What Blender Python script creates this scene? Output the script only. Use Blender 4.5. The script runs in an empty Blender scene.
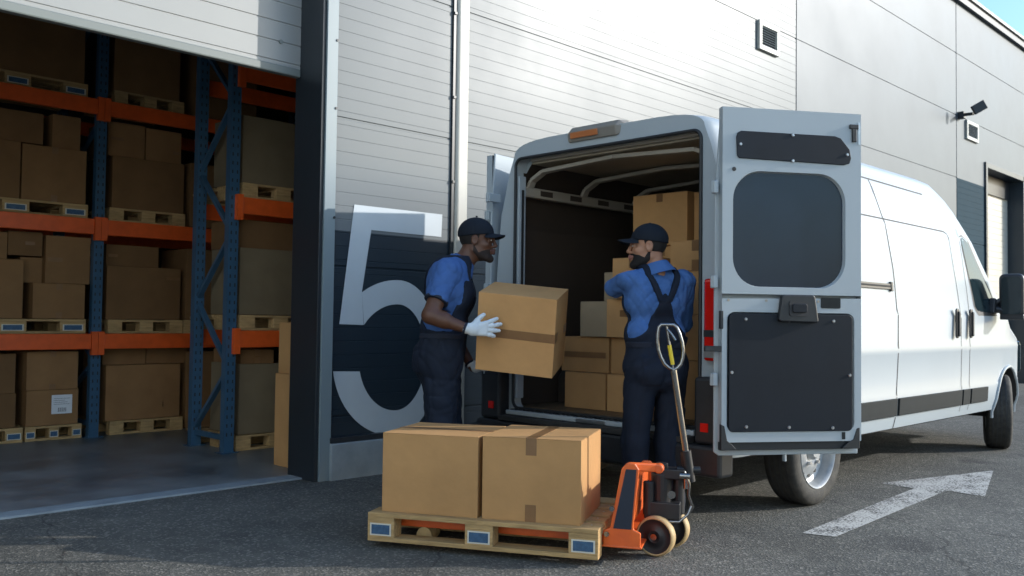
import bpy, bmesh, math, random
import numpy as np
from mathutils import Vector, Matrix
R = math.radians
random.seed(7)
SC = bpy.context.scene
COL = SC.collection

# ------------------------------------------------------------------ materials
def nodes(name):
    m = bpy.data.materials.new(name); m.use_nodes = True
    nt = m.node_tree; b = nt.nodes['Principled BSDF']
    return m, nt, b

def mat(name, col, rough=.5, metal=0, var=.0, vscale=3, bump=0, bscale=60, rvar=0, spec=.5, col2=None, coat=0, rand=0, bdist=.01, emis=None, alpha=None, trans=0, stretch=None):
    m, nt, b = nodes(name)
    N = nt.nodes.new; L = nt.links.new
    c = (*col, 1)
    b.inputs['Base Color'].default_value = c
    b.inputs['Roughness'].default_value = rough
    b.inputs['Metallic'].default_value = metal
    b.inputs['Specular IOR Level'].default_value = spec
    if coat: b.inputs['Coat Weight'].default_value = coat; b.inputs['Coat Roughness'].default_value = .06
    if trans: b.inputs['Transmission Weight'].default_value = trans
    tc = N('ShaderNodeTexCoord'); vec = tc.outputs['Object']
    if stretch:
        mp = N('ShaderNodeMapping'); mp.inputs['Scale'].default_value = stretch; L(vec, mp.inputs['Vector']); vec = mp.outputs['Vector']
    out = None
    if var or rvar:
        n = N('ShaderNodeTexNoise'); n.inputs['Scale'].default_value = vscale; n.inputs['Detail'].default_value = 6; n.inputs['Roughness'].default_value = .6
        L(vec, n.inputs['Vector'])
        if var:
            mx = N('ShaderNodeMix'); mx.data_type = 'RGBA'
            c2 = col2 or tuple(x * (1 - var) for x in col)
            mx.inputs['A'].default_value = c; mx.inputs['B'].default_value = (*c2, 1)
            rp = N('ShaderNodeValToRGB'); rp.color_ramp.elements[0].position = .35; rp.color_ramp.elements[1].position = .7
            L(n.outputs['Fac'], rp.inputs['Fac']); L(rp.outputs['Color'], mx.inputs['Factor'])
            out = mx.outputs['Result']
        if rvar:
            mr = N('ShaderNodeMapRange'); mr.inputs['To Min'].default_value = max(0, rough - rvar); mr.inputs['To Max'].default_value = min(1, rough + rvar)
            mr.inputs['From Min'].default_value = .3; mr.inputs['From Max'].default_value = .7
            L(n.outputs['Fac'], mr.inputs['Value']); L(mr.outputs['Result'], b.inputs['Roughness'])
    if rand:
        oi = N('ShaderNodeObjectInfo'); hv = N('ShaderNodeHueSaturation')
        mr2 = N('ShaderNodeMapRange'); mr2.inputs['To Min'].default_value = 1 - rand; mr2.inputs['To Max'].default_value = 1 + rand
        L(oi.outputs['Random'], mr2.inputs['Value']); L(mr2.outputs['Result'], hv.inputs['Value'])
        if out: L(out, hv.inputs['Color'])
        else: hv.inputs['Color'].default_value = c
        out = hv.outputs['Color']
    if out: L(out, b.inputs['Base Color'])
    if bump:
        n2 = N('ShaderNodeTexNoise'); n2.inputs['Scale'].default_value = bscale; n2.inputs['Detail'].default_value = 4
        L(vec, n2.inputs['Vector'])
        bp = N('ShaderNodeBump'); bp.inputs['Strength'].default_value = bump; bp.inputs['Distance'].default_value = bdist
        L(n2.outputs['Fac'], bp.inputs['Height']); L(bp.outputs['Normal'], b.inputs['Normal'])
    return m

M = {}
M['card'] = mat('cardboard', (.55, .305, .125), .72, var=.20, vscale=2.4, bump=.35, bscale=3.5, bdist=.03, rand=.12, spec=.25)
M['card_grey'] = mat('grey_cardboard', (.36, .28, .18), .75, var=.15, vscale=2.5, bump=.1, bscale=25, rand=.08, spec=.25)
M['card_dim'] = mat('shaded_cardboard', (.26, .14, .06), .8, var=.2, vscale=3, bump=.1, bscale=25, rand=.25, spec=.2)  # cardboard colour darkened so the dim warehouse interior is painted in
M['card_gdim'] = mat('shaded_grey_cardboard', (.20, .155, .095), .8, var=.2, vscale=2.5, rand=.08, spec=.2)  # grey cardboard with the indoor shade put into its colour
M['tape'] = mat('packing_tape', (.25, .13, .055), .32, var=.15, vscale=10, spec=.5)
M['crease'] = mat('flap_gap', (.12, .07, .03), .9)
M['label'] = mat('paper_label', (.72, .74, .76), .5)
M['ink'] = mat('label_ink', (.03, .03, .035), .6)
M['wood'] = mat('pallet_wood', (.56, .37, .17), .8, var=.42, vscale=5, bump=.5, bscale=14, stretch=(1, 9, 9), rand=.1, spec=.2)
M['stamp'] = mat('blue_stamp', (.05, .12, .22), .6, var=.4, vscale=40)
M['stampw'] = mat('stamp_border', (.62, .60, .52), .7)
M['white'] = mat('van_white_paint', (.385, .43, .455), .38, coat=.12, spec=.25, var=.03, vscale=2)
M['seal'] = mat('black_rubber', (.018, .02, .022), .55, bump=.1, bscale=80)
M['gap'] = mat('panel_gap_dark', (.03, .03, .032), .7)
M['plastic'] = mat('black_plastic', (.022, .024, .027), .42, var=.2, vscale=20)
M['grey_pl'] = mat('grey_trim_plastic', (.022, .026, .027), .7, spec=.15, var=.12, vscale=8)
M['panelblue'] = mat('dark_panel', (.011, .015, .022), .5, spec=.25, var=.25, vscale=3, rvar=.08)
M['glassdark'] = mat('dark_window_glass', (.009, .020, .040), .2, var=.2, vscale=2, spec=.5)
M['glass'] = mat('side_glass', (.012, .025, .03), .08, spec=.4)
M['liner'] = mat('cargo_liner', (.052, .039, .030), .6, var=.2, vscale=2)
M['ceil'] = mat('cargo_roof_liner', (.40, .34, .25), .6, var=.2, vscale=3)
M['ribm'] = mat('cargo_rib', (.36, .32, .26), .5)
M['cfloor'] = mat('cargo_floor', (.16, .10, .05), .55, var=.3, vscale=6)
M['red'] = mat('red_lens', (.62, .012, .008), .15, spec=.8, coat=.5)
M['amber'] = mat('orange_lens', (.50, .17, .06), .3, spec=.6)
M['lampgrey'] = mat('lamp_housing', (.22, .20, .17), .5)
M['silver'] = mat('silver_steel', (.55, .56, .57), .32, metal=.9, var=.2, vscale=12)
M['rimm'] = mat('steel_wheel_rim', (.42, .43, .43), .45, metal=.3, var=.25, vscale=14)
M['tyre'] = mat('tyre_rubber', (.025, .024, .022), .8, var=.3, vscale=20, bump=.2, bscale=90, col2=(.06, .055, .045))
M['hubdark'] = mat('hub_dark', (.03, .03, .03), .6)
M['orange'] = mat('orange_paint', (.80, .14, .02), .4, var=.25, vscale=7, col2=(.62, .10, .02), coat=.2)
M['rack_orange'] = mat('rack_orange_paint', (.80, .115, .018), .45, var=.2, vscale=8)
M['rack_blue'] = mat('rack_blue_paint', (.042, .11, .19), .4, var=.2, vscale=6)
M['navypanel'] = mat('jack_navy_sticker', (.012, .02, .038), .4)
M['jackblack'] = mat('jack_black_paint', (.015, .015, .017), .45)
M['tan'] = mat('polyurethane_tyre', (.52, .36, .17), .6, var=.25, vscale=20)
M['chrome'] = mat('chromed_steel', (.30, .30, .30), .25, metal=1, var=.15, vscale=20)
M['yellow'] = mat('yellow_sleeve', (.75, .55, .03), .5)
M['shirt'] = mat('blue_cotton', (.055, .125, .32), .85, var=.12, vscale=9, bump=.35, bscale=300, spec=.2, bdist=.002)
M['shirt2'] = mat('blue_cotton_light', (.065, .150, .37), .85, var=.12, vscale=9, bump=.35, bscale=300, spec=.2, bdist=.002)
M['hem'] = mat('navy_hem', (.012, .018, .035), .85)
M['navy'] = mat('navy_workwear', (.009, .015, .030), .8, var=.25, vscale=12, bump=.35, bscale=260, spec=.3, bdist=.002)
M['cap'] = mat('navy_cap_cloth', (.009, .013, .021), .8, bump=.2, bscale=300, spec=.25, bdist=.002)
M['skin_dark'] = mat('dark_brown_skin', (.115, .048, .026), .5, var=.2, vscale=25, bump=.1, bscale=150, bdist=.002)
M['skin_mid'] = mat('light_brown_skin', (.40, .20, .12), .5, var=.15, vscale=25, bump=.1, bscale=150, bdist=.002)
for k in ('skin_dark', 'skin_mid'):
    b_ = M[k].node_tree.nodes['Principled BSDF']; b_.inputs['Subsurface Weight'].default_value = .08; b_.inputs['Subsurface Radius'].default_value = (.01, .004, .002)
M['beard'] = mat('black_hair', (.010, .008, .007), .8, bump=.8, bscale=400, bdist=.003)
M['stubble'] = mat('short_beard', (.022, .013, .010), .8, bump=.5, bscale=400, bdist=.002)
M['eyew'] = mat('eye_white', (.6, .58, .55), .3)
M['iris'] = mat('dark_iris', (.012, .008, .006), .15)
M['teeth'] = mat('teeth_white', (.75, .72, .66), .3)
M['lip'] = mat('lips', (.10, .04, .032), .5)
M['lip2'] = mat('lips_light', (.28, .115, .085), .5)
M['glove'] = mat('white_work_glove', (.62, .68, .72), .8, bump=.4, bscale=250, bdist=.002)
M['glovegrip'] = mat('grey_glove_patch', (.12, .16, .21), .7)
M['shoe'] = mat('black_boot_leather', (.015, .014, .013), .5)
M['anthracite'] = mat('anthracite_cladding', (.017, .030, .042), .4, var=.2, vscale=1.5, rvar=.06)
M['teal'] = mat('blue_grey_cladding', (.030, .062, .082), .75, spec=.06, var=.15, vscale=.8)
M['trim'] = mat('cream_trim_metal', (.44, .43, .38), .38, var=.06, vscale=3)
M['trimgrey'] = mat('grey_trim_metal', (.30, .36, .40), .38, var=.06, vscale=3)
M['darkmetal'] = mat('dark_jamb_metal', (.022, .028, .034), .35, var=.2, vscale=2)
M['number'] = mat('number_paint', (.50, .55, .575), .5, var=.05, vscale=4)
M['bounce_bldg'] = mat('bounce_building_white', (.70, .79, .83), .6, var=.05, vscale=1)  # pale colour of the added out-of-view building that bounces fill light
M['jambtrim'] = mat('blue_grey_trim', (.19, .24, .26), .35)
M['plinth'] = mat('concrete_plinth', (.27, .31, .33), .85, var=.25, vscale=5, bump=.2, bscale=50)
M['rollgrey'] = mat('roller_door_grey', (.30, .305, .295), .42, var=.05, vscale=2)
M['rollcream'] = mat('roller_door_cream', (.64, .60, .50), .5, var=.06, vscale=2)
M['rail'] = mat('door_bottom_seal', (.17, .19, .18), .5)
M['inner'] = mat('warehouse_inner_wall', (.10, .095, .085), .9, var=.2, vscale=1)
M['coping'] = mat('roof_coping', (.02, .03, .05), .45)

def cladding_mat(name, col, rough=.36):
    m = mat(name, col, rough, var=.07, vscale=.7, rvar=.05, spec=.22)
    return m
M['clad'] = cladding_mat('light_grey_cladding', (.16, .178, .185))
M['smooth'] = cladding_mat('smooth_grey_panel', (.125, .148, .165), .42)

def asphalt_mat():
    m, nt, b = nodes('asphalt'); N = nt.nodes.new; L = nt.links.new
    tc = N('ShaderNodeTexCoord')
    def noise(s, d=4, r=.6):
        n = N('ShaderNodeTexNoise'); n.inputs['Scale'].default_value = s; n.inputs['Detail'].default_value = d; n.inputs['Roughness'].default_value = r
        L(tc.outputs['Object'], n.inputs['Vector']); return n
    big = noise(.6, 5); med = noise(6, 5); fine = noise(110, 3, .8)
    vor = N('ShaderNodeTexVoronoi'); vor.inputs['Scale'].default_value = 85; L(tc.outputs['Object'], vor.inputs['Vector'])
    r1 = N('ShaderNodeValToRGB'); e = r1.color_ramp.elements
    e[0].position = .30; e[0].color = (.046, .048, .044, 1); e[1].position = .72; e[1].color = (.155, .148, .128, 1)
    mx = N('ShaderNodeMath'); mx.operation = 'MULTIPLY_ADD'; mx.inputs[1].default_value = .62
    L(fine.outputs['Fac'], mx.inputs[0])
    m2 = N('ShaderNodeMath'); m2.operation = 'MULTIPLY'; m2.inputs[1].default_value = .38; L(med.outputs['Fac'], m2.inputs[0]); L(m2.outputs[0], mx.inputs[2])
    L(mx.outputs[0], r1.inputs['Fac'])
    # scattered pale stones
    vr = N('ShaderNodeValToRGB'); ve = vr.color_ramp.elements; ve[0].position = .78; ve[0].color = (0, 0, 0, 1); ve[1].position = .92; ve[1].color = (1, 1, 1, 1)
    sep = N('ShaderNodeSeparateColor'); L(vor.outputs['Color'], sep.inputs[0]); L(sep.outputs[0], vr.inputs['Fac'])
    mxc = N('ShaderNodeMix'); mxc.data_type = 'RGBA'; mxc.inputs['B'].default_value = (.30, .28, .24, 1)
    mf = N('ShaderNodeMath'); mf.operation = 'MULTIPLY'; mf.inputs[1].default_value = .55; L(vr.outputs['Color'], mf.inputs[0]); L(mf.outputs[0], mxc.inputs['Factor'])
    L(r1.outputs['Color'], mxc.inputs['A'])
    hb = N('ShaderNodeMapRange'); hb.inputs['From Min'].default_value = .3; hb.inputs['From Max'].default_value = .7; hb.inputs['To Min'].default_value = .72; hb.inputs['To Max'].default_value = 1.2
    L(big.outputs['Fac'], hb.inputs['Value'])
    hs = N('ShaderNodeHueSaturation'); L(mxc.outputs['Result'], hs.inputs['Color']); L(hb.outputs['Result'], hs.inputs['Value'])
    # oil stains and hairline cracks
    st = noise(1.7, 3, .5); sr = N('ShaderNodeValToRGB'); sr.color_ramp.elements[0].position = .60; sr.color_ramp.elements[0].color = (1, 1, 1, 1); sr.color_ramp.elements[1].position = .72; sr.color_ramp.elements[1].color = (.62, .62, .64, 1)
    L(st.outputs['Fac'], sr.inputs['Fac'])
    m3 = N('ShaderNodeMix'); m3.data_type = 'RGBA'; m3.blend_type = 'MULTIPLY'; m3.inputs['Factor'].default_value = 1; L(hs.outputs['Color'], m3.inputs['A']); L(sr.outputs['Color'], m3.inputs['B'])
    wn = noise(1.2, 5); va = N('ShaderNodeVectorMath'); va.operation = 'MULTIPLY_ADD'; va.inputs[1].default_value = (.5, .5, .5); L(wn.outputs['Color'], va.inputs[0]); L(tc.outputs['Object'], va.inputs[2])
    vc = N('ShaderNodeTexVoronoi'); vc.feature = 'DISTANCE_TO_EDGE'; vc.inputs['Scale'].default_value = .42; L(va.outputs[0], vc.inputs['Vector'])
    cr = N('ShaderNodeValToRGB'); cr.color_ramp.elements[0].position = .0; cr.color_ramp.elements[0].color = (.45, .45, .45, 1); cr.color_ramp.elements[1].position = .0045; cr.color_ramp.elements[1].color = (1, 1, 1, 1)
    L(vc.outputs['Distance'], cr.inputs['Fac'])
    m4 = N('ShaderNodeMix'); m4.data_type = 'RGBA'; m4.blend_type = 'MULTIPLY'; m4.inputs['Factor'].default_value = 1; L(m3.outputs['Result'], m4.inputs['A']); L(cr.outputs['Color'], m4.inputs['B'])
    L(m4.outputs['Result'], b.inputs['Base Color'])
    b.inputs['Roughness'].default_value = .85; b.inputs['Specular IOR Level'].default_value = .35
    bp = N('ShaderNodeBump'); bp.inputs['Strength'].default_value = .7; bp.inputs['Distance'].default_value = .006
    ad = N('ShaderNodeMath'); ad.operation = 'ADD'; L(fine.outputs['Fac'], ad.inputs[0]); L(vor.outputs['Distance'], ad.inputs[1])
    L(ad.outputs[0], bp.inputs['Height']); L(bp.outputs['Normal'], b.inputs['Normal'])
    return m
M['asphalt'] = asphalt_mat()

def paint_mat():   # worn road paint: transparent chips where the aggregate shows
    m, nt, b = nodes('worn_road_paint'); N = nt.nodes.new; L = nt.links.new
    tc = N('ShaderNodeTexCoord')
    n = N('ShaderNodeTexNoise'); n.inputs['Scale'].default_value = 70; n.inputs['Detail'].default_value = 4; n.inputs['Roughness'].default_value = .75; L(tc.outputs['Object'], n.inputs['Vector'])
    n3 = N('ShaderNodeTexNoise'); n3.inputs['Scale'].default_value = 5; n3.inputs['Detail'].default_value = 3; L(tc.outputs['Object'], n3.inputs['Vector'])
    ma = N('ShaderNodeMath'); ma.operation = 'MULTIPLY_ADD'; ma.inputs[1].default_value = .35; L(n3.outputs['Fac'], ma.inputs[0]); L(n.outputs['Fac'], ma.inputs[2])
    r = N('ShaderNodeValToRGB'); r.color_ramp.elements[0].position = .565; r.color_ramp.elements[1].position = .69
    L(ma.outputs[0], r.inputs['Fac'])
    b.inputs['Base Color'].default_value = (.44, .43, .40, 1); b.inputs['Roughness'].default_value = .75
    L(r.outputs['Color'], b.inputs['Alpha'])
    return m
M['paint'] = paint_mat()

def concrete_mat():
    m, nt, b = nodes('polished_concrete'); N = nt.nodes.new; L = nt.links.new
    tc = N('ShaderNodeTexCoord')
    n = N('ShaderNodeTexNoise'); n.inputs['Scale'].default_value = 1.3; n.inputs['Detail'].default_value = 8; n.inputs['Roughness'].default_value = .65; L(tc.outputs['Object'], n.inputs['Vector'])
    r = N('ShaderNodeValToRGB'); e = r.color_ramp.elements; e[0].position = .36; e[0].color = (.085, .10, .105, 1); e[1].position = .64; e[1].color = (.24, .26, .26, 1)
    L(n.outputs['Fac'], r.inputs['Fac']); L(r.outputs['Color'], b.inputs['Base Color'])
    mr = N('ShaderNodeMapRange'); mr.inputs['From Min'].default_value = .3; mr.inputs['From Max'].default_value = .7; mr.inputs['To Min'].default_value = .28; mr.inputs['To Max'].default_value = .5
    L(n.outputs['Fac'], mr.inputs['Value']); L(mr.outputs['Result'], b.inputs['Roughness'])
    return m
M['concrete'] = concrete_mat()

# ------------------------------------------------------------------ mesh helpers
class MB:
    def __init__(s): s.v = []; s.f = []
    def add(s, vs, fs):
        o = len(s.v); s.v += [tuple(x) for x in vs]; s.f += [tuple(i + o for i in f) for f in fs]; return s
    def box(s, c, d, rot=None):
        hx, hy, hz = d[0] / 2, d[1] / 2, d[2] / 2
        vs = [Vector((x * hx, y * hy, z * hz)) for x in (-1, 1) for y in (-1, 1) for z in (-1, 1)]
        if rot is not None: vs = [rot @ v for v in vs]
        c = Vector(c)
        return s.add([v + c for v in vs], [(0, 1, 3, 2), (4, 6, 7, 5), (0, 4, 5, 1), (2, 3, 7, 6), (0, 2, 6, 4), (1, 5, 7, 3)])
    def bb(s, x0, x1, y0, y1, z0, z1):
        return s.box(((x0 + x1) / 2, (y0 + y1) / 2, (z0 + z1) / 2), (abs(x1 - x0), abs(y1 - y0), abs(z1 - z0)))
    def beam(s, a, b, w, h, up=(0, 0, 1)):
        a = Vector(a); b = Vector(b); d = b - a; L = d.length; d.normalize(); up = Vector(up)
        if abs(d.dot(up)) > .98: up = Vector((0, 1, 0))
        sx = d.cross(up).normalized(); u = sx.cross(d)
        rot = Matrix((d, sx, u)).transposed()
        return s.box((a + b) / 2, (L, w, h), rot)
    def cyl(s, a, b, r1, r2=None, n=20, caps=True):
        r2 = r1 if r2 is None else r2
        a = Vector(a); b = Vector(b); d = (b - a).normalized()
        t = Vector((0, 0, 1)) if abs(d.z) < .9 else Vector((1, 0, 0))
        x = d.cross(t).normalized(); y = d.cross(x)
        vs = []
        for p, r in ((a, r1), (b, r2)):
            for i in range(n):
                an = 2 * math.pi * i / n; vs.append(p + x * (r * math.cos(an)) + y * (r * math.sin(an)))
        fs = [(i, (i + 1) % n, n + (i + 1) % n, n + i) for i in range(n)]
        if caps: fs += [tuple(range(n))[::-1], tuple(range(n, 2 * n))]
        return s.add(vs, fs)
    def tube(s, pts, r, n=10, closed=False):
        pts = [Vector(p) for p in pts]; m = len(pts); vs = []; prev = None
        for i, p in enumerate(pts):
            if closed: d = (pts[(i + 1) % m] - pts[i - 1]).normalized()
            else: d = (pts[min(i + 1, m - 1)] - pts[max(i - 1, 0)]).normalized()
            if prev is None:
                t = Vector((0, 0, 1)) if abs(d.z) < .9 else Vector((1, 0, 0)); x = d.cross(t).normalized()
            else: x = (prev - d * prev.dot(d)).normalized()
            prev = x; y = d.cross(x)
            rr = r[i] if isinstance(r, (list, tuple)) else r
            for k in range(n):
                an = 2 * math.pi * k / n; vs.append(p + x * (rr * math.cos(an)) + y * (rr * math.sin(an)))
        fs = []
        for i in range(m if closed else m - 1):
            j = (i + 1) % m
            for k in range(n): fs.append((i * n + k, i * n + (k + 1) % n, j * n + (k + 1) % n, j * n + k))
        if not closed: fs += [tuple(range(n))[::-1], tuple((m - 1) * n + k for k in range(n))]
        return s.add(vs, fs)
    def lathe(s, prof, n=40, axis='y', c=(0, 0, 0), closed=False):
        # prof: (r, t) pairs, t along axis
        vs = []; m = len(prof)
        for r, t in prof:
            for k in range(n):
                an = 2 * math.pi * k / n; p, q = r * math.cos(an), r * math.sin(an)
                vs.append({'y': (p, t, q), 'z': (p, q, t), 'x': (t, p, q)}[axis])
        vs = [(v[0] + c[0], v[1] + c[1], v[2] + c[2]) for v in vs]
        fs = [(i * n + k, i * n + (k + 1) % n, (i + 1) % m * n + (k + 1) % n, (i + 1) % m * n + k) for i in range(m if closed else m - 1) for k in range(n)]
        return s.add(vs, fs)
    def prism(s, poly, off, fn=None):
        # poly: list of 3D points (planar), off: extrusion vector
        n = len(poly); off = Vector(off); P = [Vector(p) for p in poly]
        vs = P + [p + off for p in P]
        fs = [tuple(range(n))[::-1], tuple(range(n, 2 * n))] + [(i, (i + 1) % n, n + (i + 1) % n, n + i) for i in range(n)]
        return s.add(vs, fs)
    def build(s, name, m, parent=None, bevel=0, smooth=False, seg=2, loc=None):
        me = bpy.data.meshes.new(name); me.from_pydata(s.v, [], s.f); me.validate()
        bm = bmesh.new(); bm.from_mesh(me)
        bmesh.ops.recalc_face_normals(bm, faces=bm.faces)
        bm.to_mesh(me); bm.free()
        return link(name, me, m, parent, bevel, smooth, seg)

def link(name, me, m, parent=None, bevel=0, smooth=False, seg=2):
    o = bpy.data.objects.new(name, me); COL.objects.link(o)
    if not isinstance(m, (list, tuple)): m = [m]
    for k in m: me.materials.append(M[k] if isinstance(k, str) else k)
    if parent: o.parent = parent
    if smooth:
        for p in me.polygons: p.use_smooth = True
    if bevel:
        b = o.modifiers.new('bevel', 'BEVEL'); b.width = bevel; b.segments = seg; b.limit_method = 'ANGLE'; b.angle_limit = R(40)
    if smooth:
        es = o.modifiers.new('es', 'EDGE_SPLIT'); es.split_angle = R(40)
    return o

def tag(o, label=None, cat=None, group=None, kind=None):
    if label: o['label'] = label
    if cat: o['category'] = cat
    if group: o['group'] = group
    if kind: o['kind'] = kind
    return o

def empty(name, loc=(0, 0, 0), rz=0):
    o = bpy.data.objects.new(name, None); COL.objects.link(o); o.location = loc; o.rotation_euler = (0, 0, rz); o.empty_display_size = .1
    return o

def rrect(x0, x1, z0, z1, r, n=6, cham=None):
    """rounded rectangle outline, list of (x,z)"""
    pts = []
    for cx, cz, a0 in ((x1 - r, z1 - r, 0), (x0 + r, z1 - r, 90), (x0 + r, z0 + r, 180), (x1 - r, z0 + r, 270)):
        for i in range(n + 1):
            a = R(a0 + 90 * i / n); pts.append((cx + r * math.cos(a), cz + r * math.sin(a)))
    return pts

def children(o): return [c for c in bpy.data.objects if c.parent == o]
def copy_tree(o, parent=None):
    kids = children(o)
    c = o.copy(); COL.objects.link(c)
    if parent is not None: c.parent = parent
    for ch in kids: copy_tree(ch, c)
    return c

# ------------------------------------------------------------------ camera / light
f, yaw, pitch, roll, H = 901.43, R(44.849), R(1.963), R(.727), 1.18
v = Vector((math.cos(yaw) * math.cos(pitch), math.sin(yaw) * math.cos(pitch), math.sin(pitch)))
r = Vector((math.sin(yaw), -math.cos(yaw), 0)); u = r.cross(v)
r2 = r * math.cos(roll) + u * math.sin(roll); u2 = -r * math.sin(roll) + u * math.cos(roll)
cd = bpy.data.cameras.new('camera'); cam = bpy.data.objects.new('camera', cd); COL.objects.link(cam)
cam.matrix_world = Matrix.Translation((0, 0, H)) @ Matrix((r2, u2, -v)).transposed().to_4x4()
cd.sensor_width = 36; cd.lens = f / 1024 * 36; cd.clip_end = 3000; cd.clip_start = .05
SC.camera = cam
cd.dof.use_dof = True; cd.dof.focus_distance = 5.2; cd.dof.aperture_fstop = 4.0

SUN_AZ, SUN_EL = 39.5, 20      # degrees clockwise from +X, above the horizon
W = bpy.data.worlds.new('World'); SC.world = W; W.use_nodes = True
nt = W.node_tree; sky = nt.nodes.new('ShaderNodeTexSky'); sky.sky_type = 'NISHITA'; sky.sun_disc = False
sky.sun_elevation = R(SUN_EL); sky.sun_rotation = R(90 + SUN_AZ); sky.altitude = 100; sky.air_density = 1.6; sky.dust_density = 2.2; sky.ozone_density = 7.0
nt.links.new(sky.outputs[0], nt.nodes['Background'].inputs['Color']); nt.nodes['Background'].inputs['Strength'].default_value = .15
sd = bpy.data.lights.new('sun', 'SUN'); sun = bpy.data.objects.new('sun', sd); COL.objects.link(sun)
sd.energy = 2.0; sd.angle = R(.6); sd.color = (1, .965, .91)
sdir = Vector((math.cos(R(SUN_AZ)) * math.cos(R(SUN_EL)), -math.sin(R(SUN_AZ)) * math.cos(R(SUN_EL)), math.sin(R(SUN_EL))))
sun.rotation_euler = sdir.to_track_quat('Z', 'Y').to_euler()
SC.view_settings.view_transform = 'Standard'; SC.view_settings.look = 'None'; SC.view_settings.gamma = 1; SC.view_settings.exposure = 1.1
SC.view_settings.use_curve_mapping = False
SC.cycles.use_denoising = True
SC.cycles.max_bounces = 8; SC.cycles.diffuse_bounces = 4

# ------------------------------------------------------------------ ground
tag(MB().add([(-150, -250, 0), (400, -250, 0), (400, 400, 0), (-150, 400, 0)], [(0, 1, 2, 3)]).build('ground', 'asphalt'), kind='structure')
YW = 5.57
tag(MB().bb(-1.6, 3.60, 5.70, 5.86, -.02, .012).build('threshold', 'plinth', bevel=.004), kind='structure')
tag(MB().bb(-9, 12, 5.861, 15, -.05, .008).build('warehouse_floor', 'concrete'), kind='structure')
arrow = MB().add([(x, y, .004) for x, y in ((4.76, 2.425), (4.82, 2.255), (6.75, 2.34), (6.72, 2.08), (7.96, 2.40), (6.68, 2.78), (6.66, 2.53))], [(0, 1, 2, 6), (6, 2, 4), (2, 3, 4), (6, 4, 5)])
tag(arrow.build('arrow_marking', 'paint'), 'worn white painted arrow on the asphalt beside the van pointing forward', 'road marking')

# ------------------------------------------------------------------ warehouse building
bld = tag(empty('warehouse_building', (3.7, YW, 0)), 'long grey metal clad warehouse with open loading door and a large painted 5', 'building')
O = Vector(bld.location)
def part(mb, name, m, parent=None, **k):
    """part given in world coordinates, stored relative to the building"""
    mb.v = [(a - O.x, b - O.y, c - O.z) for a, b, c in mb.v]
    o = mb.build(name, m, parent or bld, **k); return o

def ribbed(x0, x1, z0, z1, y=YW, pitch_=.1, gap=.007, dep=.0022, seams=(), thick=.12):
    """profile with shallow grooves, extruded along X"""
    prof = []
    z = z0; prof.append((0, z0))
    zs = []
    k = math.ceil(z0 / pitch_)
    while k * pitch_ < z1 - .01:
        zz = k * pitch_
        if zz > z0 + .01 and not any(abs(zz - s_) < .03 for s_ in seams): zs.append((zz, gap, dep))
        k += 1
    for s_ in seams:
        if z0 + .02 < s_ < z1 - .02: zs.append((s_, .020, .008))
    for zz, g, d in sorted(zs):
        prof += [(0, zz - g / 2), (d, zz - g / 4), (d, zz + g / 4), (0, zz + g / 2)]
    prof.append((0, z1))
    n = len(prof); mb = MB()
    vs = [(x0, y + d, z) for d, z in prof] + [(x1, y + d, z) for d, z in prof]
    fs = [(i, i + 1, n + i + 1, n + i) for i in range(n - 1)]
    mb.add(vs, fs)
    # back and ends so the panel has thickness
    b0 = len(mb.v); mb.v += [(x0, y + thick, z0), (x0, y + thick, z1), (x1, y + thick, z0), (x1, y + thick, z1)]
    mb.f += [(b0, b0 + 2, b0 + 3, b0 + 1), (0, b0, b0 + 1, n - 1), (n, 2 * n - 1, b0 + 3, b0 + 2), (n - 1, b0 + 1, b0 + 3, 2 * n - 1), (0, n, b0 + 2, b0)]
    return mb
SE = (.45, 1.55, 2.65, 3.75, 4.85, 5.95)
ZT = 6.86
DARK = 1.815
part(ribbed(3.715, 4.86, .30, DARK, seams=SE), 'dark_cladding', 'anthracite')
part(ribbed(3.715, 4.86, DARK, ZT, seams=SE), 'light_cladding', 'clad')
part(ribbed(5.03, 10.75, .30, ZT, seams=SE, gap=.007, dep=.0022), 'light_cladding', 'clad')
part(ribbed(10.775, 16.58, .30, ZT, seams=SE, pitch_=50), 'smooth_cladding', 'smooth')
part(ribbed(16.61, 18.05, .30, 3.75, seams=SE), 'blue_grey_cladding', 'teal')
part(ribbed(16.61, 18.05, 3.75, ZT, seams=SE, pitch_=50), 'smooth_cladding', 'smooth')
part(ribbed(18.05, 40, 4.22, ZT, seams=SE, pitch_=50), 'smooth_cladding', 'smooth')
part(ribbed(22.3, 40, .30, 4.22, seams=SE, pitch_=50), 'smooth_cladding', 'smooth')
part(ribbed(-1.3, 3.60, 4.3, ZT, seams=SE), 'light_cladding', 'clad')
part(ribbed(-14, -1.3, .30, ZT, seams=SE), 'light_cladding', 'clad')
part(MB().bb(10.748, 10.777, 5.585, 5.66, .3, ZT), 'panel_joint', 'gap')
part(MB().bb(16.578, 16.612, 5.585, 5.66, .3, ZT), 'panel_joint', 'gap')
# posts and trims
part(MB().bb(3.60, 3.705, 5.545, 5.90, -.02, ZT), 'door_jamb', 'darkmetal', bevel=.004)
part(MB().bb(3.628, 3.722, 5.525, 5.545, .0, ZT), 'jamb_trim', 'jambtrim', bevel=.003)
part(MB().bb(4.862, 4.895, 5.552, 5.6, .28, ZT), 'panel_joint', 'darkmetal', bevel=.003)
part(MB().bb(4.898, 5.032, 5.530, 5.60, .262, ZT), 'joint_flashing', 'trim', bevel=.028, seg=4)
for z in (1.9, 2.7, 3.2, 4.0): part(MB().cyl((3.712, 5.518, z), (3.712, 5.526, z), .010, n=8), 'screw', 'darkmetal')
for z in (2.3, 3.0, 3.7): part(MB().box((4.878, 5.546, z), (.025, .012, .02)), 'joint_clip', 'darkmetal')
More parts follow.
